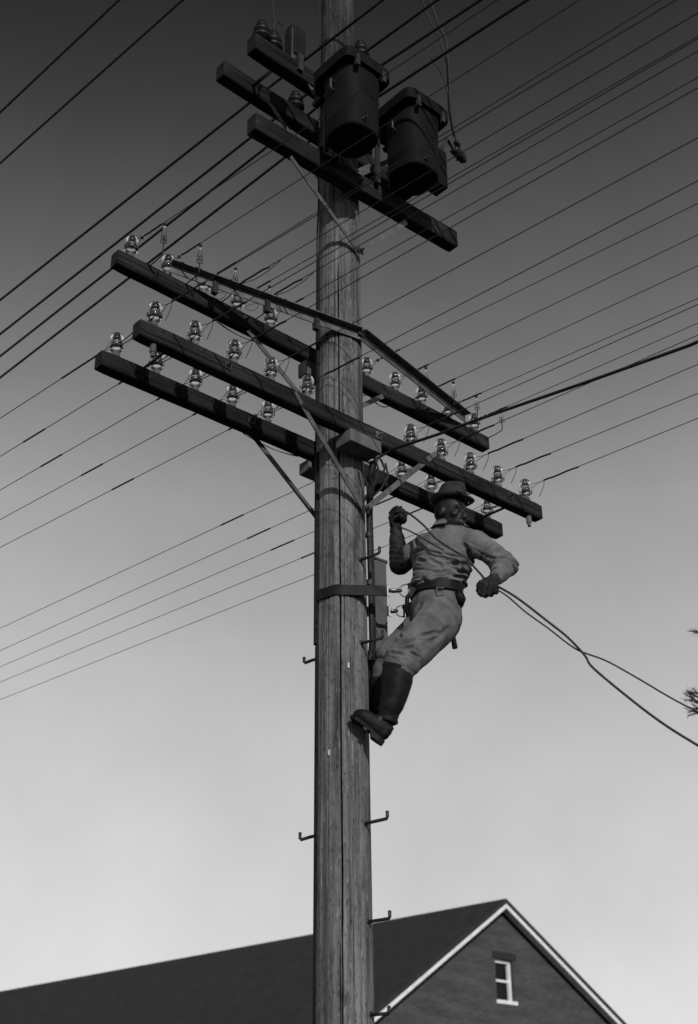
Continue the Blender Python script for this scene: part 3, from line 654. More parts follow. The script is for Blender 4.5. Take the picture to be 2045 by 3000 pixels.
# primary bushing and its leads on the right hand transformer
bu = onw((1345, 455), -.475); d2_ = (DV*.8 - ZV*.35).normalized()
MB().lathe(bu - d2_*.06, [(0, .03), (.02, .036), (.03, .024), (.045, .04), (.055, .026), (.075, .042), (.085, .028), (.10, .034), (.125, .014), (.13, .002)], d2_, 16).build('primary_bushing', M['porc'], T2, smooth=True)
MB().tube([bu - d2_*.05, bu-d2_*.12+ZV*.03, P(.43, -.475, 7.80)], .014, 8).build('bushing_arm', M['iron'], T2)
b2 = onw((1338, 420), -.475); MB().lathe(b2-d2_*.02, [(0, .014), (.02, .022), (.03, .013), (.04, .02), (.055, .006)], d2_, 12).build('arrester', M['porc'], T2, smooth=True)
def lead(pxs, w, r, label):
    return wire_obj('transformer_lead', label, 'wire', [onw(q, w) for q in pxs], r, 'leads down to the right hand transformer', seg=8)
lead([(1240, -60), (1268, 27), (1285, 75), (1308, 120), (1315, 200), (1319, 300), (1326, 360), (1338, 415), (1347, 445)], -.47, .0095, 'thick lead hanging from above down to the right hand transformer\'s side bushing')
lead([(1215, -60), (1258, 60), (1290, 120), (1310, 190), (1315, 330), (1330, 400)], -.44, .007, 'thinner lead curving in beside the thick lead above the right hand transformer')
lead([(1262, 168), (1285, 200), (1305, 238), (1314, 280), (1318, 350)], -.455, .007, 'short lead branching off a power wire above the right hand transformer')
# fuse box and post insulators on the topmost arm
def fuse_box():
    b = onw((862, 190), -.20); b = P(b.dot(DV), -.20, ARMS['F'][2]+SHP/2)
    t = thing('fuse_box', 'tall dark fuse cutout box with rounded top on the topmost crossarm', 'fuse box', b)
    n = 20; rg = []
    for z, r in ((.0, .9), (.02, 1), (.27, 1), (.31, .86), (.335, .55), (.345, .1)):
        rg.append([b + DV*(.062*r*math.copysign(abs(math.cos(u))**.6, math.cos(u))) + WV*(.05*r*math.copysign(abs(math.sin(u))**.6, math.sin(u))) + ZV*z for u in [2*math.pi*k/n for k in range(n)]])
    MB().rings(rg).build('housing', M['porc'], t, smooth=False)
    MB().box(b + WV*-.056+ZV*.16, (DV, WV, ZV), (.045, .006, .12)).build('door', M['porc'], t, bevel=.004)
    MB().box(b + DV*.0 - ZV*.03 - WV*.06, (DV, WV, ZV), (.02, .012, .07)).build('hanger', M['iron'], t)
fuse_box()
def post_insulator(p, label, h=.16):
    t = thing('porcelain_insulator', label, 'insulator', p, 'dark porcelain insulators at the top')
    MB().lathe(p, [(0, .026), (.03, .026), (.03, .062), (.05, .064), (.06, .036), (.08, .036), (.085, .056), (.105, .056), (.12, .036), (.14, .042), (.175, .03), (.19, .008)], ZV, 18).build('porcelain_body', M['porc'], t, smooth=True)
    MB().lathe(p, [(-.05, .011), (.002, .011)], ZV, 10).build('steel_pin', M['iron'], t)
    return t
xi = onw((800, 150), -.19).dot(DV); post_insulator(P(xi, -.19, ARMS['F'][2]+SHP/2), 'dark porcelain insulator on the topmost crossarm, left of the fuse box')
xi2 = onw((760, 130), -.19).dot(DV); post_insulator(P(xi2, -.21, ARMS['F'][2]+SHP/2-.005), 'dark porcelain insulator at the very left end of the topmost crossarm')
q_ = onw((1057, 165), -.10); post_insulator(q_ - ZV*.04, 'dark porcelain insulator just right of the pole above the left transformer')
MB_ = MB(); MB_.bar(P(.05, -.06, q_.z-.05), q_ - ZV*.05, .03, .02, ZV); MB_.build('bracket', M['iron'], ARM['E'])
xi_ = P(xi, -.19, ARMS['F'][2]+SHP/2+.15)
wire_obj('transformer_lead', 'lead rising out of the top of the picture from the left porcelain insulator', 'wire', [xi_, xi_+ZV*.12+DV*.005, onw((800, 30), -.19), onw((800, -80), -.19)], .007, 'leads at the topmost crossarm')
wire_obj('transformer_lead', 'short curved lead between the porcelain insulator and the fuse box', 'wire', [xi_+ZV*.08] + [onw(q, -.19) for q in ((812, 62), (826, 72), (835, 88), (838, 110))], .006, 'leads at the topmost crossarm')
for s in (-.22, .12, .42):
    p_ = armpt('E', s, 0, SHP/2); post_insulator(p_, 'dark porcelain insulator on the second crossarm from the top, %s' % {-.22: 'left of the left transformer', .12: 'hidden behind the left transformer', .42: 'between the two transformers'}[s])

exec_man = True
# ------------------------------------------------------------------ the lineman
def remesh(mb, voxel, smooth=3, disp=None):
    me = bpy.data.meshes.new('tmp'); me.from_pydata(mb.v, [], mb.f)
    bm = bmesh.new(); bm.from_mesh(me); bmesh.ops.recalc_face_normals(bm, faces=bm.faces); bm.to_mesh(me); bm.free()
    o = bpy.data.objects.new('tmp', me); C.objects.link(o)
    r = o.modifiers.new('r', 'REMESH'); r.mode = 'VOXEL'; r.voxel_size = voxel
    s = o.modifiers.new('s', 'SMOOTH'); s.iterations = smooth; s.factor = .5
    dg = bpy.context.evaluated_depsgraph_get(); dg.update(); me2 = bpy.data.meshes.new_from_object(o.evaluated_get(dg))
    bpy.data.objects.remove(o); bpy.data.meshes.remove(me)
    if disp:
        ns = [v.normal.copy() for v in me2.vertices]
        for v, n in zip(me2.vertices, ns): v.co = v.co + n*disp(v.co, n)
    return me2
def H(x, y, Y): return ony((x, y), Y)
def place(name, me, m, parent):
    off = ROOT[parent.name]
    for v in me.vertices: v.co -= off
    me.materials.clear(); me.name = name
    return link(name, me, m, parent, True)
X_, Y_ = Vector((1, 0, 0)), Vector((0, 1, 0))
shR, elR, wrR = H(1236, 1592, .09), H(1172, 1652, .20), H(1160, 1556, .17)
shL, elL, wrL = H(1398, 1592, -.09), H(1484, 1656, -.19), H(1452, 1693, -.37)
hipL, knL, anL = H(1286, 1822, -.06), H(1174, 1942, -.19), H(1134, 2112, -.16)
hipR, knR, anR = H(1262, 1812, .09), H(1140, 1926, .04), H(1104, 2072, .08)
pel, wai, che, nek, hed = H(1276, 1795, 0), H(1278, 1733, 0), H(1305, 1620, .0), H(1316, 1545, .0), H(1324, 1506, -.04)
fc = Vector((.66, -.70, -.24)).normalized(); hs = fc.cross(ZV).normalized(); hu = hs.cross(fc).normalized()     # face, side, up of the head
tw = (nek-wai).normalized()
def sides(ang): a = Vector((math.cos(ang), math.sin(ang), 0)); return a, Vector((-a.y, a.x, 0))
def torso(mb, k):
    secs = []
    for px, py, Y, ra, rb, an in ((1274, 1800, 0, .135, .115, -.5), (1277, 1770, 0, .134, .112, -.45), (1281, 1735, 0, .130, .108, -.42), (1284, 1705, 0, .150, .112, -.4), (1292, 1665, 0, .165, .116, -.4),
                                  (1302, 1625, 0, .178, .118, -.4), (1308, 1595, 0, .178, .108, -.4), (1312, 1572, 0, .150, .092, -.4), (1315, 1555, 0, .090, .075, -.3), (1317, 1540, .0, .058, .06, -.2), (1318, 1520, -.01, .055, .055, 0)):
        a, b = sides(an); secs.append((H(px, py, Y), a, b, ra*k, rb*k))
    return mb.loft(secs, 26)
def hand(mb, w, f, pn, th, curl, k=1.0, rr=.0105, grip=.016):
    """five fingers: w wrist, f along the hand, pn the way the palm faces, th the thumb's side"""
    f = f.normalized(); pn = (pn - f*pn.dot(f)).normalized(); th = f.cross(pn)*(1 if f.cross(pn).dot(th) > 0 else -1)
    kn = []
    for i, (o, L) in enumerate(((.032, .088), (.011, .094), (-.011, .089), (-.031, .080))):
        q = w + f*L*k + th*o*k - pn*.004; kn.append(q); mb.capsule(w + th*o*.6*k + f*.012, q, .0145*k, .0125*k, 10)
    mb.ell(w+f*.05*k, (th, f, pn), (.040*k, .046*k, .016*k))
    for i, q in enumerate(kn):
        ln = ((.043, .026, .021), (.047, .030, .022), (.043, .028, .021), (.034, .022, .018))[i]; a = 0; p0 = q
        for j, l in enumerate(ln):
            a += curl[j]*(1+.05*i); dd = f*math.cos(a) + pn*math.sin(a); p1 = p0 + dd*l*k
            mb.capsule(p0, p1, rr*k*(1-.06*j), rr*k*(.94-.06*j), 10); p0 = p1
    b = w + f*.022*k + th*.028*k + pn*.006; t1 = b + (f*.55+th*.75+pn*.4).normalized()*.042*k; t2 = t1 + (f*.75-th*.1+pn*.75).normalized()*.033*k; t3 = t2 + (f*.25-th*.75+pn*.5).normalized()*.026*k
    mb.chain([b, t1, t2, t3], [.0155*k, .0125*k, .0115*k, .0095*k], 10)
fR = (ZV*1 + X_*.03 - Y_*.05).normalized(); pR = Vector((.62, -.70, .1))
fL = (wrL-elL).normalized()*.75 + Vector((-.35, -.25, -.35)); fL.normalize(); pL = Vector((-.2, .45, -1))
# the body, one continuous surface
def body_shape():
    mb = MB(); torso(mb, .86)
    mb.capsule(nek - tw*.02, hed - hu*.05, .054, .055)
    mb.ell(hed + hu*.025 - fc*.012, (hs, fc, hu), (.074, .094, .098), 20, 14)               # skull
    mb.ell(hed - hu*.045 + fc*.022, (hs, fc, hu), (.056, .066, .068), 18, 12)               # jaw
    mb.ell(hed - hu*.098 + fc*.062, (hs, fc, hu), (.026, .020, .018))                       # chin
    mb.capsule(hed + hu*.005 + fc*.088, hed - hu*.030 + fc*.108, .009, .013)                # nose
    for s in (-1, 1):
        mb.ell(hed - hu*.034 + fc*.096 + hs*.012*s, (hs, fc, hu), (.009, .010, .008))
        mb.ell(hed + hu*.022 + fc*.078 + hs*.030*s, (hs, fc, hu), (.026, .014, .008))       # brow
        mb.ell(hed - hu*.022 + fc*.062 + hs*.044*s, (hs, fc, hu), (.022, .022, .018))       # cheekbone
        mb.ell(hed + hu*.002 + fc*.072 + hs*.030*s, (hs, fc, hu), (.013, .011, .009))       # eye
        mb.ell(hed - hu*.012 - fc*.008 + hs*.078*s, ((hs*s+fc*-.35), fc+hs*.3*s, hu), (.009, .019, .031))   # ear
    mb.ell(hed - hu*.060 + fc*.088, (hs, fc, hu), (.026, .014, .006)); mb.ell(hed - hu*.073 + fc*.085, (hs, fc, hu), (.022, .014, .007))   # lips
    mb.chain([shR, elR, wrR], [.048, .040, .028]); mb.chain([shL, elL, wrL], [.050, .042, .028])
    mb.capsule(che + X_*-.03, shR, .08, .05); mb.capsule(che + X_*.03, shL, .08, .05)
    mb.chain([hipL, knL, anL], [.088, .058, .042]); mb.chain([hipR, knR, anR], [.088, .058, .042])
    hand(mb, wrR, fR, pR, Vector((0, 0, 1)).cross(pR)*-1, (1.25, 1.35, .9), .93, .009); hand(mb, wrL, fL, pL, Vector((-1, 0, 0)), (1.1, 1.3, .9), .93, .009)
    return mb
me = remesh(body_shape(), .0075, 2)
man = link('person', me, M['skin'], None, True)
tag(man, 'lineman in hat, work shirt and tall boots leaning back in his strap beside the pole', 'person')
# clothes
def crease(x, y, z, w):                             # a narrow valley wherever a noise field crosses zero
    return max(0, 1-abs(noise.noise(Vector((x, y, z))))/w)
def seg(a, b, amp, w): return (H(a[0], a[1], -.12), H(b[0], b[1], -.12), amp, w)
FOLD_S = [seg(*q) for q in (((1299, 1625), (1344, 1637), .011, .015), ((1304, 1657), (1364, 1650), .014, .016), ((1341, 1675), (1381, 1667), .014, .013), ((1331, 1690), (1374, 1682), .013, .012),
    ((1253, 1680), (1299, 1676), .010, .013), ((1211, 1696), (1248, 1687), .011, .013), ((1225, 1623), (1248, 1638), .010, .014), ((1259, 1637), (1293, 1661), .010, .016), ((1203, 1590), (1246, 1598), .016, .016),
    ((1411, 1645), (1436, 1613), .012, .014), ((1447, 1646), (1467, 1629), .012, .013), ((1371, 1620), (1396, 1657), .018, .018), ((1355, 1600), (1378, 1622), .009, .018), ((1240, 1712), (1290, 1698), .012, .013), ((1300, 1706), (1345, 1700), .011, .012), ((1430, 1680), (1470, 1672), .010, .012))]
FOLD_T = [seg(*q) for q in (((1220, 1893), (1279, 1871), .013, .016), ((1146, 1924), (1224, 1900), .016, .018), ((1192, 1840), (1210, 1811), .011, .015), ((1144, 1943), (1180, 1954), .010, .012), ((1200, 1942), (1224, 1951), .012, .012),
    ((1168, 1870), (1171, 1888), .008, .012), ((1285, 1775), (1296, 1835), .006, .022), ((1232, 1765), (1214, 1800), .008, .016), ((1310, 1850), (1260, 1905), .007, .018), ((1160, 1935), (1205, 1928), .009, .013))]
def folds(L, p, n):
    if n.y > .25: return 0
    a = 0
    for p0, p1, amp, w in L:
        dx, dz = p1.x-p0.x, p1.z-p0.z; t = ((p.x-p0.x)*dx+(p.z-p0.z)*dz)/(dx*dx+dz*dz); t = min(1, max(0, t))
        d = math.hypot(p.x-p0.x-dx*t + .004*noise.noise(p*25), p.z-p0.z-dz*t)
        if d < w*2.2: a += 1.35*amp*(-math.exp(-(d/w*1.7)**2) + .45*math.exp(-((d-w*1.15)/w*1.8)**2))*(.35+.65*math.sin(math.pi*min(1, max(0, t*.9+.05))))
    return a
def shirt_disp(p, n):
    q = p; a = .0022*noise.noise(q*9)
    warp = .5*noise.noise(Vector((q.x*4, q.y*4, q.z*4)))
    u = (q-che).dot(X_)*.8
    a -= .0075*crease(q.x*3.5+warp, q.y*4.5+3, q.z*10-q.x*6+warp*1.5, .30)**1.4
    a -= .0022*crease(q.x*8+7, q.y*8+warp, q.z*18+q.x*9+warp*2, .25)
    low = max(0, 1-abs(p.z-(wai.z+.065))/.12)
    if low > 0: a += low*(.010 - .018*crease(q.x*5+1, q.y*5, q.z*26+q.x*13+warp*3, .30)**1.3)
    for e, s_, w_ in ((elR, shR, wrR), (elL, shL, wrL)):
        d = (p-e).length
        if d < .20:
            ax = (w_-s_).normalized(); a -= (1-d/.20)*.012*crease(q.x*5+warp, q.y*5, (p-e).dot(ax)*26+warp*2.5, .30)**1.3; a += (1-d/.20)*.005
    return a + folds(FOLD_S, p, n)
mb = MB(); secs = []
for px, py, ra, rb, an in ((1280, 1752, .127, .106, -.42), (1281, 1733, .136, .114, -.42), (1284, 1716, .160, .128, -.42), (1289, 1695, .166, .128, -.42), (1295, 1660, .178, .127, -.42),
                           (1303, 1625, .193, .130, -.42), (1309, 1595, .194, .118, -.42), (1313, 1572, .165, .102, -.4), (1315, 1556, .110, .085, -.3), (1317, 1545, .066, .068, -.2)):
    a, b = sides(an); secs.append((H(px, py, 0), a, b, ra, rb))
mb.loft(secs, 30)
mb.chain([shR + X_*.02, elR.lerp(shR, .5) + Y_*-.01, elR, elR.lerp(wrR, .55), wrR - fR*.02], [.066, .058, .048, .042, .034], 18)
mb.chain([shL + X_*-.01, shL.lerp(elL, .5) + ZV*.008, elL, elL.lerp(wrL, .6), wrL], [.078, .068, .062, .054, .044], 18)
mb.capsule(che + X_*-.05 + Y_*.03 + ZV*.03, shR + X_*.02, .085, .07); mb.capsule(che + X_*.06 - Y_*.03 + ZV*.03, shL - X_*.02, .085, .08)
shirt = place('shirt', remesh(mb, .0060, 6, shirt_disp), M['shirt'], man)
# collar: two turned down wings round the neck, open at the throat
def collar():
    mb = MB(); n = 26; rg = []
    for k in range(n+1):
        u = math.radians(-62 + 304*k/n)                    # gap at the front
        fdir = Vector((.25, -.97, 0)).normalized(); sd = Vector((fdir.y, -fdir.x, 0))*-1
        dirv = -(fdir*math.cos(u+math.pi/2-math.pi/2)) if False else (sd*math.cos(u) + (-fdir)*math.sin(u))
        op = abs(math.sin(u)) if math.sin(u) < 0 else 0
        c = H(1317, 1541, 0)
        up_ = c + dirv*.068 + ZV*(.030 - .03*op); dn = c + dirv*(.098+.022*op) + ZV*(-.016 - .035*op)
        rg.append([up_, dn, dn + dirv*.006 + ZV*.003, up_ + dirv*.006 + ZV*.006])
    mb.rings(rg); return mb
collar().build('collar', M['shirt'], shirt, smooth=False)

def trou_disp(p, n):
    warp = .5*noise.noise(p*4); th = (knL-hipL).normalized(); v = (p-hipL).dot(th)
    a = .0016*noise.noise(p*12)
    a -= .0045*crease(p.x*2.6+p.z*5+warp, p.y*3, p.z*3-p.x*4+warp, .30)**1.5
    a -= .0016*crease(p.x*7+5, p.y*7+warp, p.z*12-p.x*7+warp, .25)
    for e in (knL, knR):
        d = (p-(e-ZV*.01)).length
        if d < .15: a -= (1-d/.15)*.011*crease(p.x*4+warp, p.y*4, (p-e).dot(th)*24+warp*2, .26)**1.3; a += (1-d/.15)*.004
    d = (p-H(1290, 1762, -.1)).length
    if d < .13: a -= (1-d/.13)*.008*crease(p.x*16+warp, p.y*9, p.z*4-p.x*4, .22)
    return a + folds(FOLD_T, p, n)
mb = MB(); secs = []
for px, py, ra, rb, an in ((1280, 1738, .128, .108, -.3), (1278, 1755, .138, .117, -.4), (1277, 1775, .147, .132, -.5), (1277, 1800, .148, .144, -.55), (1276, 1825, .135, .14, -.55)):
    a, b = sides(an); secs.append((H(px, py, 0), a, b, ra, rb))
mb.loft(secs, 28)
mb.ell(H(1305, 1808, -.03), (X_, Y_, ZV), (.095, .12, .115)); 
mb.chain([hipL, hipL.lerp(knL, .5), knL, H(1176, 1952, -.2)], [.122, .114, .096, .082], 20); mb.capsule(knL + ZV*.01 + X_*.012, H(1192, 1946, -.2), .082, .074)
mb.chain([hipR, hipR.lerp(knR, .5), knR, H(1122, 1962, .05), H(1114, 1996, .065)], [.112, .095, .082, .058, .052], 20)
place('trousers', remesh(mb, .0060, 6, trou_disp), M['trousers'], man)
def boot(top, mid, ank, heel, ball, toe, r, name):
    mb = MB(); ax = (ank-top).normalized()
    a = ax.cross(Y_).normalized(); b = ax.cross(a)
    mb.loft([(top, a, b, r[0]*.97, r[0]*.97), (top+ax*.006, a, b, r[0]*1.05, r[0]*1.05), (top+ax*.022, a, b, r[0]*1.05, r[0]*1.05), (top+ax*.026, a, b, r[0], r[0]), (top.lerp(mid, .5), a, b, r[0]*1.02, r[0]), (mid, a, b, r[1], r[1]), (mid.lerp(ank, .5), a, b, r[1]*.92, r[1]*.9), (ank, a, b, r[2], r[2]), (ank+ax*.03, a, b, r[2], r[2]*.95)], 24)
    fd = (toe-heel).normalized(); un = (ax*-1 - fd*(ax*-1).dot(fd)).normalized(); sd = fd.cross(un)
    mb.loft([(heel - fd*.030 + un*.01, sd, un, .022, .034), (heel - fd*.012, sd, un, .036, .048), (heel + fd*.03, sd, un, .040, .054), (heel.lerp(ball, .55) - un*.004, sd, un, .040, .050), (ball - un*.004, sd, un, .050, .044), (ball.lerp(toe, .6) - un*.006, sd, un, .048, .038), (toe - un*.010, sd, un, .034, .028), (toe+fd*.016 - un*.012, sd, un, .014, .014)], 20, 2.3)
    mb.capsule(ank, heel + fd*.03, r[2], .043); mb.capsule(ank, heel.lerp(ball, .6) + un*.012, r[2]*.95, .034)
    def bd(p, n):
        d = (p-ank).length; a_ = .0022*noise.noise(p*16)
        if d < .13: a_ -= (1-d/.13)*.008*crease(p.x*5, p.y*5, (p-ank).dot(ax)*26, .3)
        return a_
    o = place(name, remesh(mb, .007, 2, bd), M['leather'], man)
    so_ = MB(); rg = []
    LF = (toe-heel).length
    for t, w_, hh in ((-.028, .024, .012), (.0, .037, .012), (.042, .037, .012), (.060, .034, .0), (.5*LF, .036, .0), (.78*LF, .050, .0), (.93*LF, .046, .0), (LF+.004, .032, .0), (LF+.017, .014, .0)):
        c = heel + fd*t - un*(.047 - (.008 if t > .05 else 0)); rg.append([c+sd*w_+un*.008, c-sd*w_+un*.008, c-sd*w_-un*(.010+hh), c+sd*w_-un*(.010+hh)])
    so_.rings(rg).build('boot_sole', M['leather'], o, bevel=.002)
    return o, fd, un, sd
heelL, ballL, toeL = H(1128, 2144, -.165), H(1080, 2106, -.175), H(1049, 2086, -.175)
btL, fdL, unL, sdL = boot(H(1169, 1950, -.19), H(1157, 2030, -.175), H(1136, 2102, -.16), heelL, ballL, toeL, (.083, .073, .053), 'boot')
heelR, ballR, toeR = H(1098, 2108, .12), H(1052, 2080, .17), H(1015, 2065, .20)
btR, fdR, unR, sdR = boot(H(1113, 1990, .07), H(1110, 2030, .07), H(1104, 2072, .08), heelR, ballR, toeR, (.060, .056, .045), 'boot')
# climbing irons: a stirrup bar under the foot, a shank up the boot and two straps
for b_, he, ba, an_, fd, un, sd, tp in ((btL, heelL, ballL, anL, fdL, unL, sdL, H(1160, 2020, -.2)), (btR, heelR, ballR, anR, fdR, unR, sdR, H(1104, 2030, .09))):
    c = he + fd*.085 - un*.056; ax = (an_-tp).normalized(); si = -1 if b_ is btL else 1
    sh_ = MB(); sh_.bar(c - sd*.045, c + sd*.045, .022, .007, un); sh_.bar(c + sd*.045, an_ + sd*.055, .020, .006, sd); sh_.bar(an_ + sd*.055, tp + sd*.072, .02, .006, sd)
    sh_.build('climbing_iron', M['iron'], b_)
    st = MB(); st.lathe(an_ + ax*-.005, [(-.009, .052), (-.009, .057), (.009, .057), (.009, .052)], ax, 26); st.build('iron_strap', M['leather'], b_, smooth=True)
MB().box(anL + Vector((-.035, -.045, -.005)), (Vector((1, -.6, 0)), ZV, Vector((.6, 1, 0))), (.010, .014, .004)).build('buckle', M['chrome'], btL, bevel=.002)
# gloves, each with four curled fingers and a thumb
for w_, el_, f_, p_, t_ in ((wrR, elR, fR, pR, ZV.cross(pR)*-1), (wrL, elL, fL, pL, Vector((-1, 0, 0)))):
    mb = MB(); hand(mb, w_, f_, p_, t_, (1.25, 1.35, .9) if w_ is wrR else (1.1, 1.3, .9), 1.2, .0135)
    d = (el_-w_).normalized(); mb.chain([w_ + f_*.02, w_ + d*.01, w_ + d*.05], [.036, .038, .048], 16)
    if w_ is wrR: mb.chain([w_ + d*.05, w_.lerp(el_, .6), el_, el_.lerp(shR, .34)], [.046, .056, .066, .068], 18)
    place('glove', remesh(mb, .0045, 1, lambda p, n: .0015*noise.noise(p*40) - .004*crease(p.x*6, p.y*6, p.z*22+p.x*10, .3)), M['glove'], man)
# hat: creased crown, ribbon, curled brim
def hat():
    ax = (hu*.55 + ZV*.75 + X_*.05).normalized(); fr = (fc - ax*fc.dot(ax)).normalized(); sd = ax.cross(fr); c = H(1325, 1473, -.035)
    mb = MB(); rg = []; n = 48
    for z, ra, rb, dent in ((.0, .102, .086, 0), (.02, .101, .085, 0), (.045, .096, .080, 0), (.08, .088, .070, .1), (.106, .080, .060, .3), (.118, .066, .043, .8), (.107, .045, .024, 1.4), (.090, .02, .010, 1.6)):
        L = []
        for k in range(n):
            u = 2*math.pi*k/n; x, y = ra*math.cos(u), rb*math.sin(u)
            pinch = 1-.34*max(0, (z-.05)/.08)*max(0, math.cos(u))**2 if z > .05 else 1
            h = z - .016*dent*(1-abs(math.sin(u)))*.6 + .010*noise.noise(Vector((x*14, y*14, z*14)))
            L.append(c + fr*(x-.005) + sd*y*pinch + ax*h)
        rg.append(L)
    mb.rings(rg); cr_ = place_mesh = mb.build('hat', M['hat'], man, smooth=True)
    b = MB(); up_ = []; 
    prof = []
    for s_, dz in ((.0, .004), (.3, .002), (.6, .0), (.85, .004), (1, .010)):
        L = []
        for k in range(n):
            u = 2*math.pi*k/n; ra, rb = .102+(.142-.102)*s_, .086+(.108-.086)*s_
            cu = math.cos(u); h = dz + s_*(.022*abs(math.sin(u))**2 - .012*max(0, cu)**2 + .014*max(0, -cu)) + .006*s_*noise.noise(Vector((math.cos(u)*1.5, math.sin(u)*1.5, 4)))
            L.append(c + fr*ra*cu + sd*rb*math.sin(u) + ax*h)
        up_.append(L)
    lo_ = [[v - ax*.005 for v in L] for L in reversed(up_)]
    b.rings(up_ + lo_ + [up_[0]], caps=False).build('brim', M['hat'], cr_, smooth=True)
    rb_ = MB(); rb_.rings([[c + fr*(ra*math.cos(u)-.004) + sd*rb2*math.sin(u) + ax*z for u in [2*math.pi*k/n for k in range(n)]] for z, ra, rb2 in ((.006, .0995, .0835), (.006, .103, .087), (.034, .101, .085), (.034, .0975, .0815))], caps=False)
    rb_.build('hat_band', M['leather'], cr_, smooth=True)
hat()
hr_ = MB(); hr_.ell(hed + hu*.012 - fc*.035, (hs, fc, hu), (.078, .080, .078), 20, 14); hr_.build('hair', M['leather'], man, smooth=True)
# tool belt with its rings
ZST = ony((1000, 1729), -.142).z
def belt():
    mb = MB(); rg = []; n = 40
    for ax_off, dr in ((-.031, .0), (-.031, .009), (.031, .009), (.031, .0)):
        L = []
        a, b = sides(-.42)
        for k in range(n):
            u = 2*math.pi*k/n; L.append(H(1281, 1733, 0) + tw*(ax_off + .006*math.sin(u*2)) + a*(.139+dr)*math.cos(u) + b*(.118+dr)*math.sin(u))
        rg.append(L)
    o = mb.rings(rg + [rg[0]], caps=False).build('tool_belt', M['leather'], man, smooth=False)
    def ring(c, x, y, r0, r1, tri):
        pts = []
        for k in range(17):
            u = math.radians(-75 + 150*k/16) + math.pi; pts.append(c + x*r0*math.cos(u) + y*r1*math.sin(u))
        pts.append(c + x*r0*.25 - y*r1*1.0); pts = [c + x*r0*.25 + y*r1*1.0] + pts[:-1] + [pts[-1]]
        MB().tube(pts, .0042, 8).build('belt_ring', M['chrome'], o, smooth=True)
        MB().tube([c + x*r0*.28 + y*r1*1.15, c + x*r0*.28 - y*r1*1.15], .0055, 8).build('ring_bar', M['chrome'], o, smooth=True)
    c1 = H(1192, 1735, -.13); c1.z = ZST; ring(c1, X_, ZV, .040, .038, 1)
    c2 = H(1178, 1784, .14); c2.z = ZST; ring(c2, X_, ZV, .036, .034, 1)
    MB().bar(c1 + X_*.012, H(1212, 1738, -.125), .055, .010, Y_).build('ring_tab', M['leather'], o); MB().bar(c2 + X_*.01, H(1225, 1765, .12), .05, .01, Y_).build('ring_tab', M['leather'], o)
    pk = MB(); pk.loft([(H(1193, 1752, -.10), X_, Y_, .012, .05), (H(1192, 1775, -.10), X_, Y_, .012, .055), (H(1193, 1802, -.10), X_, Y_, .007, .035)], 14); pk.build('tool_loop', M['leather'], o)
    pc = MB(); pc.loft([(H(1343, 1742, -.06), X_, Y_, .030, .05), (H(1347, 1757, -.06), X_, Y_, .034, .055), (H(1346, 1775, -.06), X_, Y_, .022, .04)], 16); pc.build('belt_pouch', M['leather'], o, smooth=True)
    bk = MB(); bc = H(1290, 1733, -.132); bk.bar(bc - X_*.02 + ZV*.022, bc + X_*.02 + ZV*.022, .006, .006, Y_); bk.bar(bc - X_*.02 - ZV*.022, bc + X_*.02 - ZV*.022, .006, .006, Y_); bk.bar(bc - X_*.02 - ZV*.022, bc - X_*.02 + ZV*.022, .006, .006, Y_); bk.build('belt_buckle', M['iron'], o)
    return c1, c2
c1, c2 = belt()
# the safety strap round the pole, hooked to both rings
def strap():
    r = pole_r(ZST)+.007; r2 = .03
    s0 = c1 + X_*-.108; s0.z = ZST; s1 = c2 + X_*-.075; s1.z = ZST
    pts = [Vector((s0.x, s0.y, ZST))]
    for k in range(33):
        u = math.radians(-88 - 182*k/32); pts.append(Vector((r*math.cos(u), r*math.sin(u)*1.0, ZST + .004*math.sin(k*.7))))
    pts.append(Vector((s1.x, s1.y, ZST)))
    mb = MB(); rg = []
    for i, q in enumerate(pts):
        d = (pts[min(i+1, len(pts)-1)]-pts[max(i-1, 0)]).normalized(); nn = d.cross(ZV).normalized()
        rg.append([q + nn*.004 + ZV*r2, q - nn*.004 + ZV*r2, q - nn*.004 - ZV*r2, q + nn*.004 - ZV*r2])
    o = mb.rings(rg).build('safety_strap', M['leather'])
    tag(o, 'dark leather safety strap looped round the pole and hooked to the lineman\'s belt', 'strap')
    for st, ring_c, kx in ((s0, c1, .040), (s1, c2, .036)):
        e = ring_c + X_*-(kx+.002)
        MB().chain([st + X_*.012, st.lerp(e, .5), e + X_*.006], [.010, .013, .011], 12).build('snap_hook', M['iron'], o, smooth=True)
        MB().bar(st.lerp(e, .35) - Y_*.013, st.lerp(e, .75) - Y_*.013, .006, .004, Y_).build('snap_gate', M['chrome'], o)
        for dz in (-.027, .027): pass
        k = MB(); q = st + X_*.004 - Y_*.007
        k.bar(q + ZV*.034, q - ZV*.034, .007, .006, Y_); k.bar(q + ZV*.034, q + X_*.02 + ZV*.010, .006, .006, Y_); k.bar(q - ZV*.034, q + X_*.014 - ZV*.034, .006, .006, Y_)
        k.build('strap_buckle', M['chrome'], o)
    t = s1 + X_*-.04
    MB().loft([(t + ZV*.03, X_, Y_, .026, .010), (t - ZV*.03, X_, Y_, .028, .012), (t - ZV*.06 + X_*.006, X_, Y_, .018, .010), (t - ZV*.08 + X_*.012, X_, Y_, .008, .006)], 14).build('strap_tail', M['leather'], o, smooth=True)
    MB().bar(Vector((-.004, -r-.005, ZST+r2+.003)), Vector((-.004, -r-.005, ZST-r2-.003)), .010, .004, Y_).build('keeper', M['leather'], o)
strap()
hm = thing('hammer', 'dark hammer handle hanging from the back of the lineman\'s belt', 'hammer', H(1322, 1842, .03))
MB().tube([H(1318, 1812, .03), H(1323, 1845, .03), H(1329, 1875, .03), H(1333, 1899, .03)], [.010, .0135, .0145, .0155], 12).build('handle', M['raw'], hm, smooth=True)
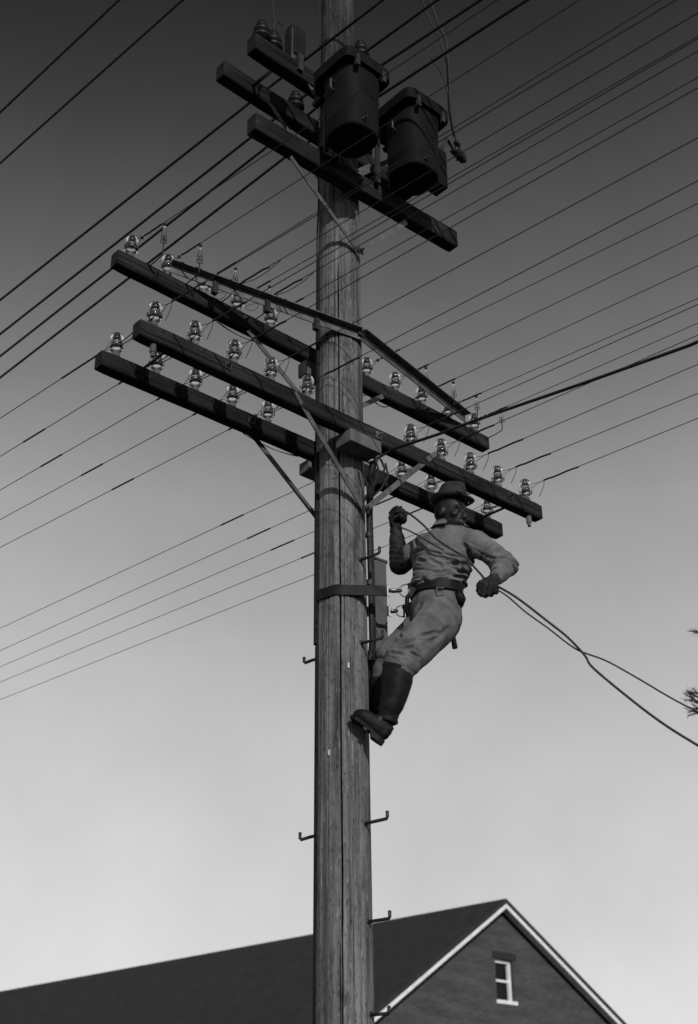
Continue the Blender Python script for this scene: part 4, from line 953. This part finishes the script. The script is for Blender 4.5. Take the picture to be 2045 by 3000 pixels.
MB().bar(H(1300, 1806, .03), H(1336, 1808, .03), .028, .026, ZV).build('hammer_head', M['iron'], hm, bevel=.004)
# the hand line: from the raised fist across the chest, through the left hand and away down to the right
def handline():
    def sm(c, n=6):
        o = []
        for i in range(len(c)-1):
            p0, p1, p2, p3 = c[max(i-1, 0)], c[i], c[i+1], c[min(i+2, len(c)-1)]
            for k in range(n):
                t = k/n; o.append(.5*((2*p1)+(p2-p0)*t+(2*p0-5*p1+4*p2-p3)*t*t+(3*p1-p0-3*p2+p3)*t**3))
        return o+[c[-1]]
    gR = wrR + fR*.085 + pR.normalized()*.028
    a = [H(1144, 1515, .16), gR, H(1190, 1500, .12), H(1239, 1537, -.10), H(1276, 1577, -.195), H(1327, 1611, -.19), H(1366, 1634, -.175), H(1390, 1662, -.20), H(1410, 1684, -.33), H(1428, 1707, -.42)]
    b = [H(1428, 1707, -.42), H(1450, 1714, -.43), H(1514, 1751, -.44), H(1608, 1823, -.48), H(1664, 1868, -.52), H(1713, 1920, -.57), H(1739, 1958, -.59), H(1852, 2052, -.70), H(1940, 2118, -.8), H(2025, 2172, -.88), H(2180, 2262, -1.02), H(2500, 2420, -1.3), Vector((3.4, -2.0, 1.7)), Vector((4.3, -2.5, .5)), Vector((4.9, -2.8, .02)), Vector((5.6, -3.0, .01))]
    c = [H(1424, 1712, -.425), H(1480, 1742, -.43), H(1540, 1793, -.45), H(1608, 1842, -.48), H(1660, 1883, -.52), H(1694, 1905, -.54), H(1722, 1916, -.56), H(1780, 1938, -.6), H(1863, 1984, -.68), H(1972, 2048, -.78), H(2060, 2092, -.86), H(2300, 2200, -1.1), Vector((3.0, -2.0, 2.2)), Vector((4.2, -2.7, .7)), Vector((4.9, -3.1, .02)), Vector((5.4, -3.4, .01))]
    o = tag(MB().tube(sm(a+b[1:]), .0062, 8).build('hand_line', M['rope'], smooth=True), 'long dark line held in the lineman\'s hands and trailing to the lower right', 'rope')
    MB().tube(sm(c), .0045, 8).build('second_strand', M['rope'], o, smooth=True)
    MB().tube(sm([H(1160, 1543, .15), H(1180, 1547, .12), H(1215, 1563, .0), H(1250, 1584, -.12), H(1300, 1612, -.15)]), .0045, 8).build('loose_end', M['rope'], o, smooth=True)
handline()

# ------------------------------------------------------------------ tree just outside the right edge
def tree():
    base = ony((2500, 2100), 4.0); x0, y0 = base.x, base.y
    t = thing('pine_tree', 'dark pine whose needle tips reach in at the right edge', 'tree', (x0, y0, 0)); H = 8.2
    n = 14; MB().tube([Vector((x0+.05*math.sin(i*.9), y0+.05*math.cos(i*1.3), H*i/n)) for i in range(n+1)], [.15*(1-i/n)+.02 for i in range(n+1)], 10).build('trunk', M['bark'], t, smooth=True)
    rnd = random.Random(3); cr = MB(); br = MB()
    def bough(z, ang, L, tip=None):
        nn, n0, n1, nw = (18, .035, .065, .0018) if tip else (70, .08, .16, .006)
        b = Vector((x0, y0, z)); e = tip if tip else b + Vector((math.cos(ang)*L, math.sin(ang)*L, rnd.uniform(.0, .35)*L))
        pts = [b.lerp(e, i/6) - ZV*.12*L*math.sin(math.pi*i/6)*.5 for i in range(7)]; br.tube(pts, [.035*(1-i/7)+.004 for i in range(7)], 6)
        side = (e-b).cross(ZV).normalized()
        for i in range(2, 7):
            for sgn in (-1, 1, 0):
                c = pts[i]; dd = ((e-b).normalized()*.7 + side*sgn*rnd.uniform(.4, .9) + ZV*rnd.uniform(-.2, .4)).normalized()
                l = L*.16*rnd.uniform(.6, 1.2)
                if tip and i == 6: l = min(l, .10)
                tw = c + dd*l; br.tube([c, tw], [.006, .003], 4)
                for k in range(nn):
                    f = rnd.random(); q = c.lerp(tw, f); nd = (dd + Vector((rnd.gauss(0, .8), rnd.gauss(0, .8), rnd.gauss(0, .8)))).normalized(); ln = rnd.uniform(n0, n1)
                    sd = nd.cross(Vector((rnd.random(), rnd.random(), rnd.random()))).normalized()*nw
                    cr.add([q-sd, q+sd, q+nd*ln], [(0, 1, 2)])
    for k in range(90):
        z = rnd.uniform(1.6, H); a = rnd.uniform(0, 2*math.pi); L = min((H-z)*.16+.25, .95)
        bough(z, a, L)
    for px, n_ in (((2030, 2036), 2), ((2026, 2056), 2), ((2022, 2096), 1), ((2034, 1850), 1), ((2032, 2078), 1)):
        for j in range(n_):
            tp = ony((px[0]+12+rnd.uniform(-4, 10), px[1]+rnd.uniform(-8, 8)), y0+rnd.uniform(-.12, .12)); bough(tp.z-rnd.uniform(.05, .5), 0, 1.2, tp)
    crown = br.build('crown', M['bark'], t); cr.build('needles', M['needle'], crown, fix=False)
tree()
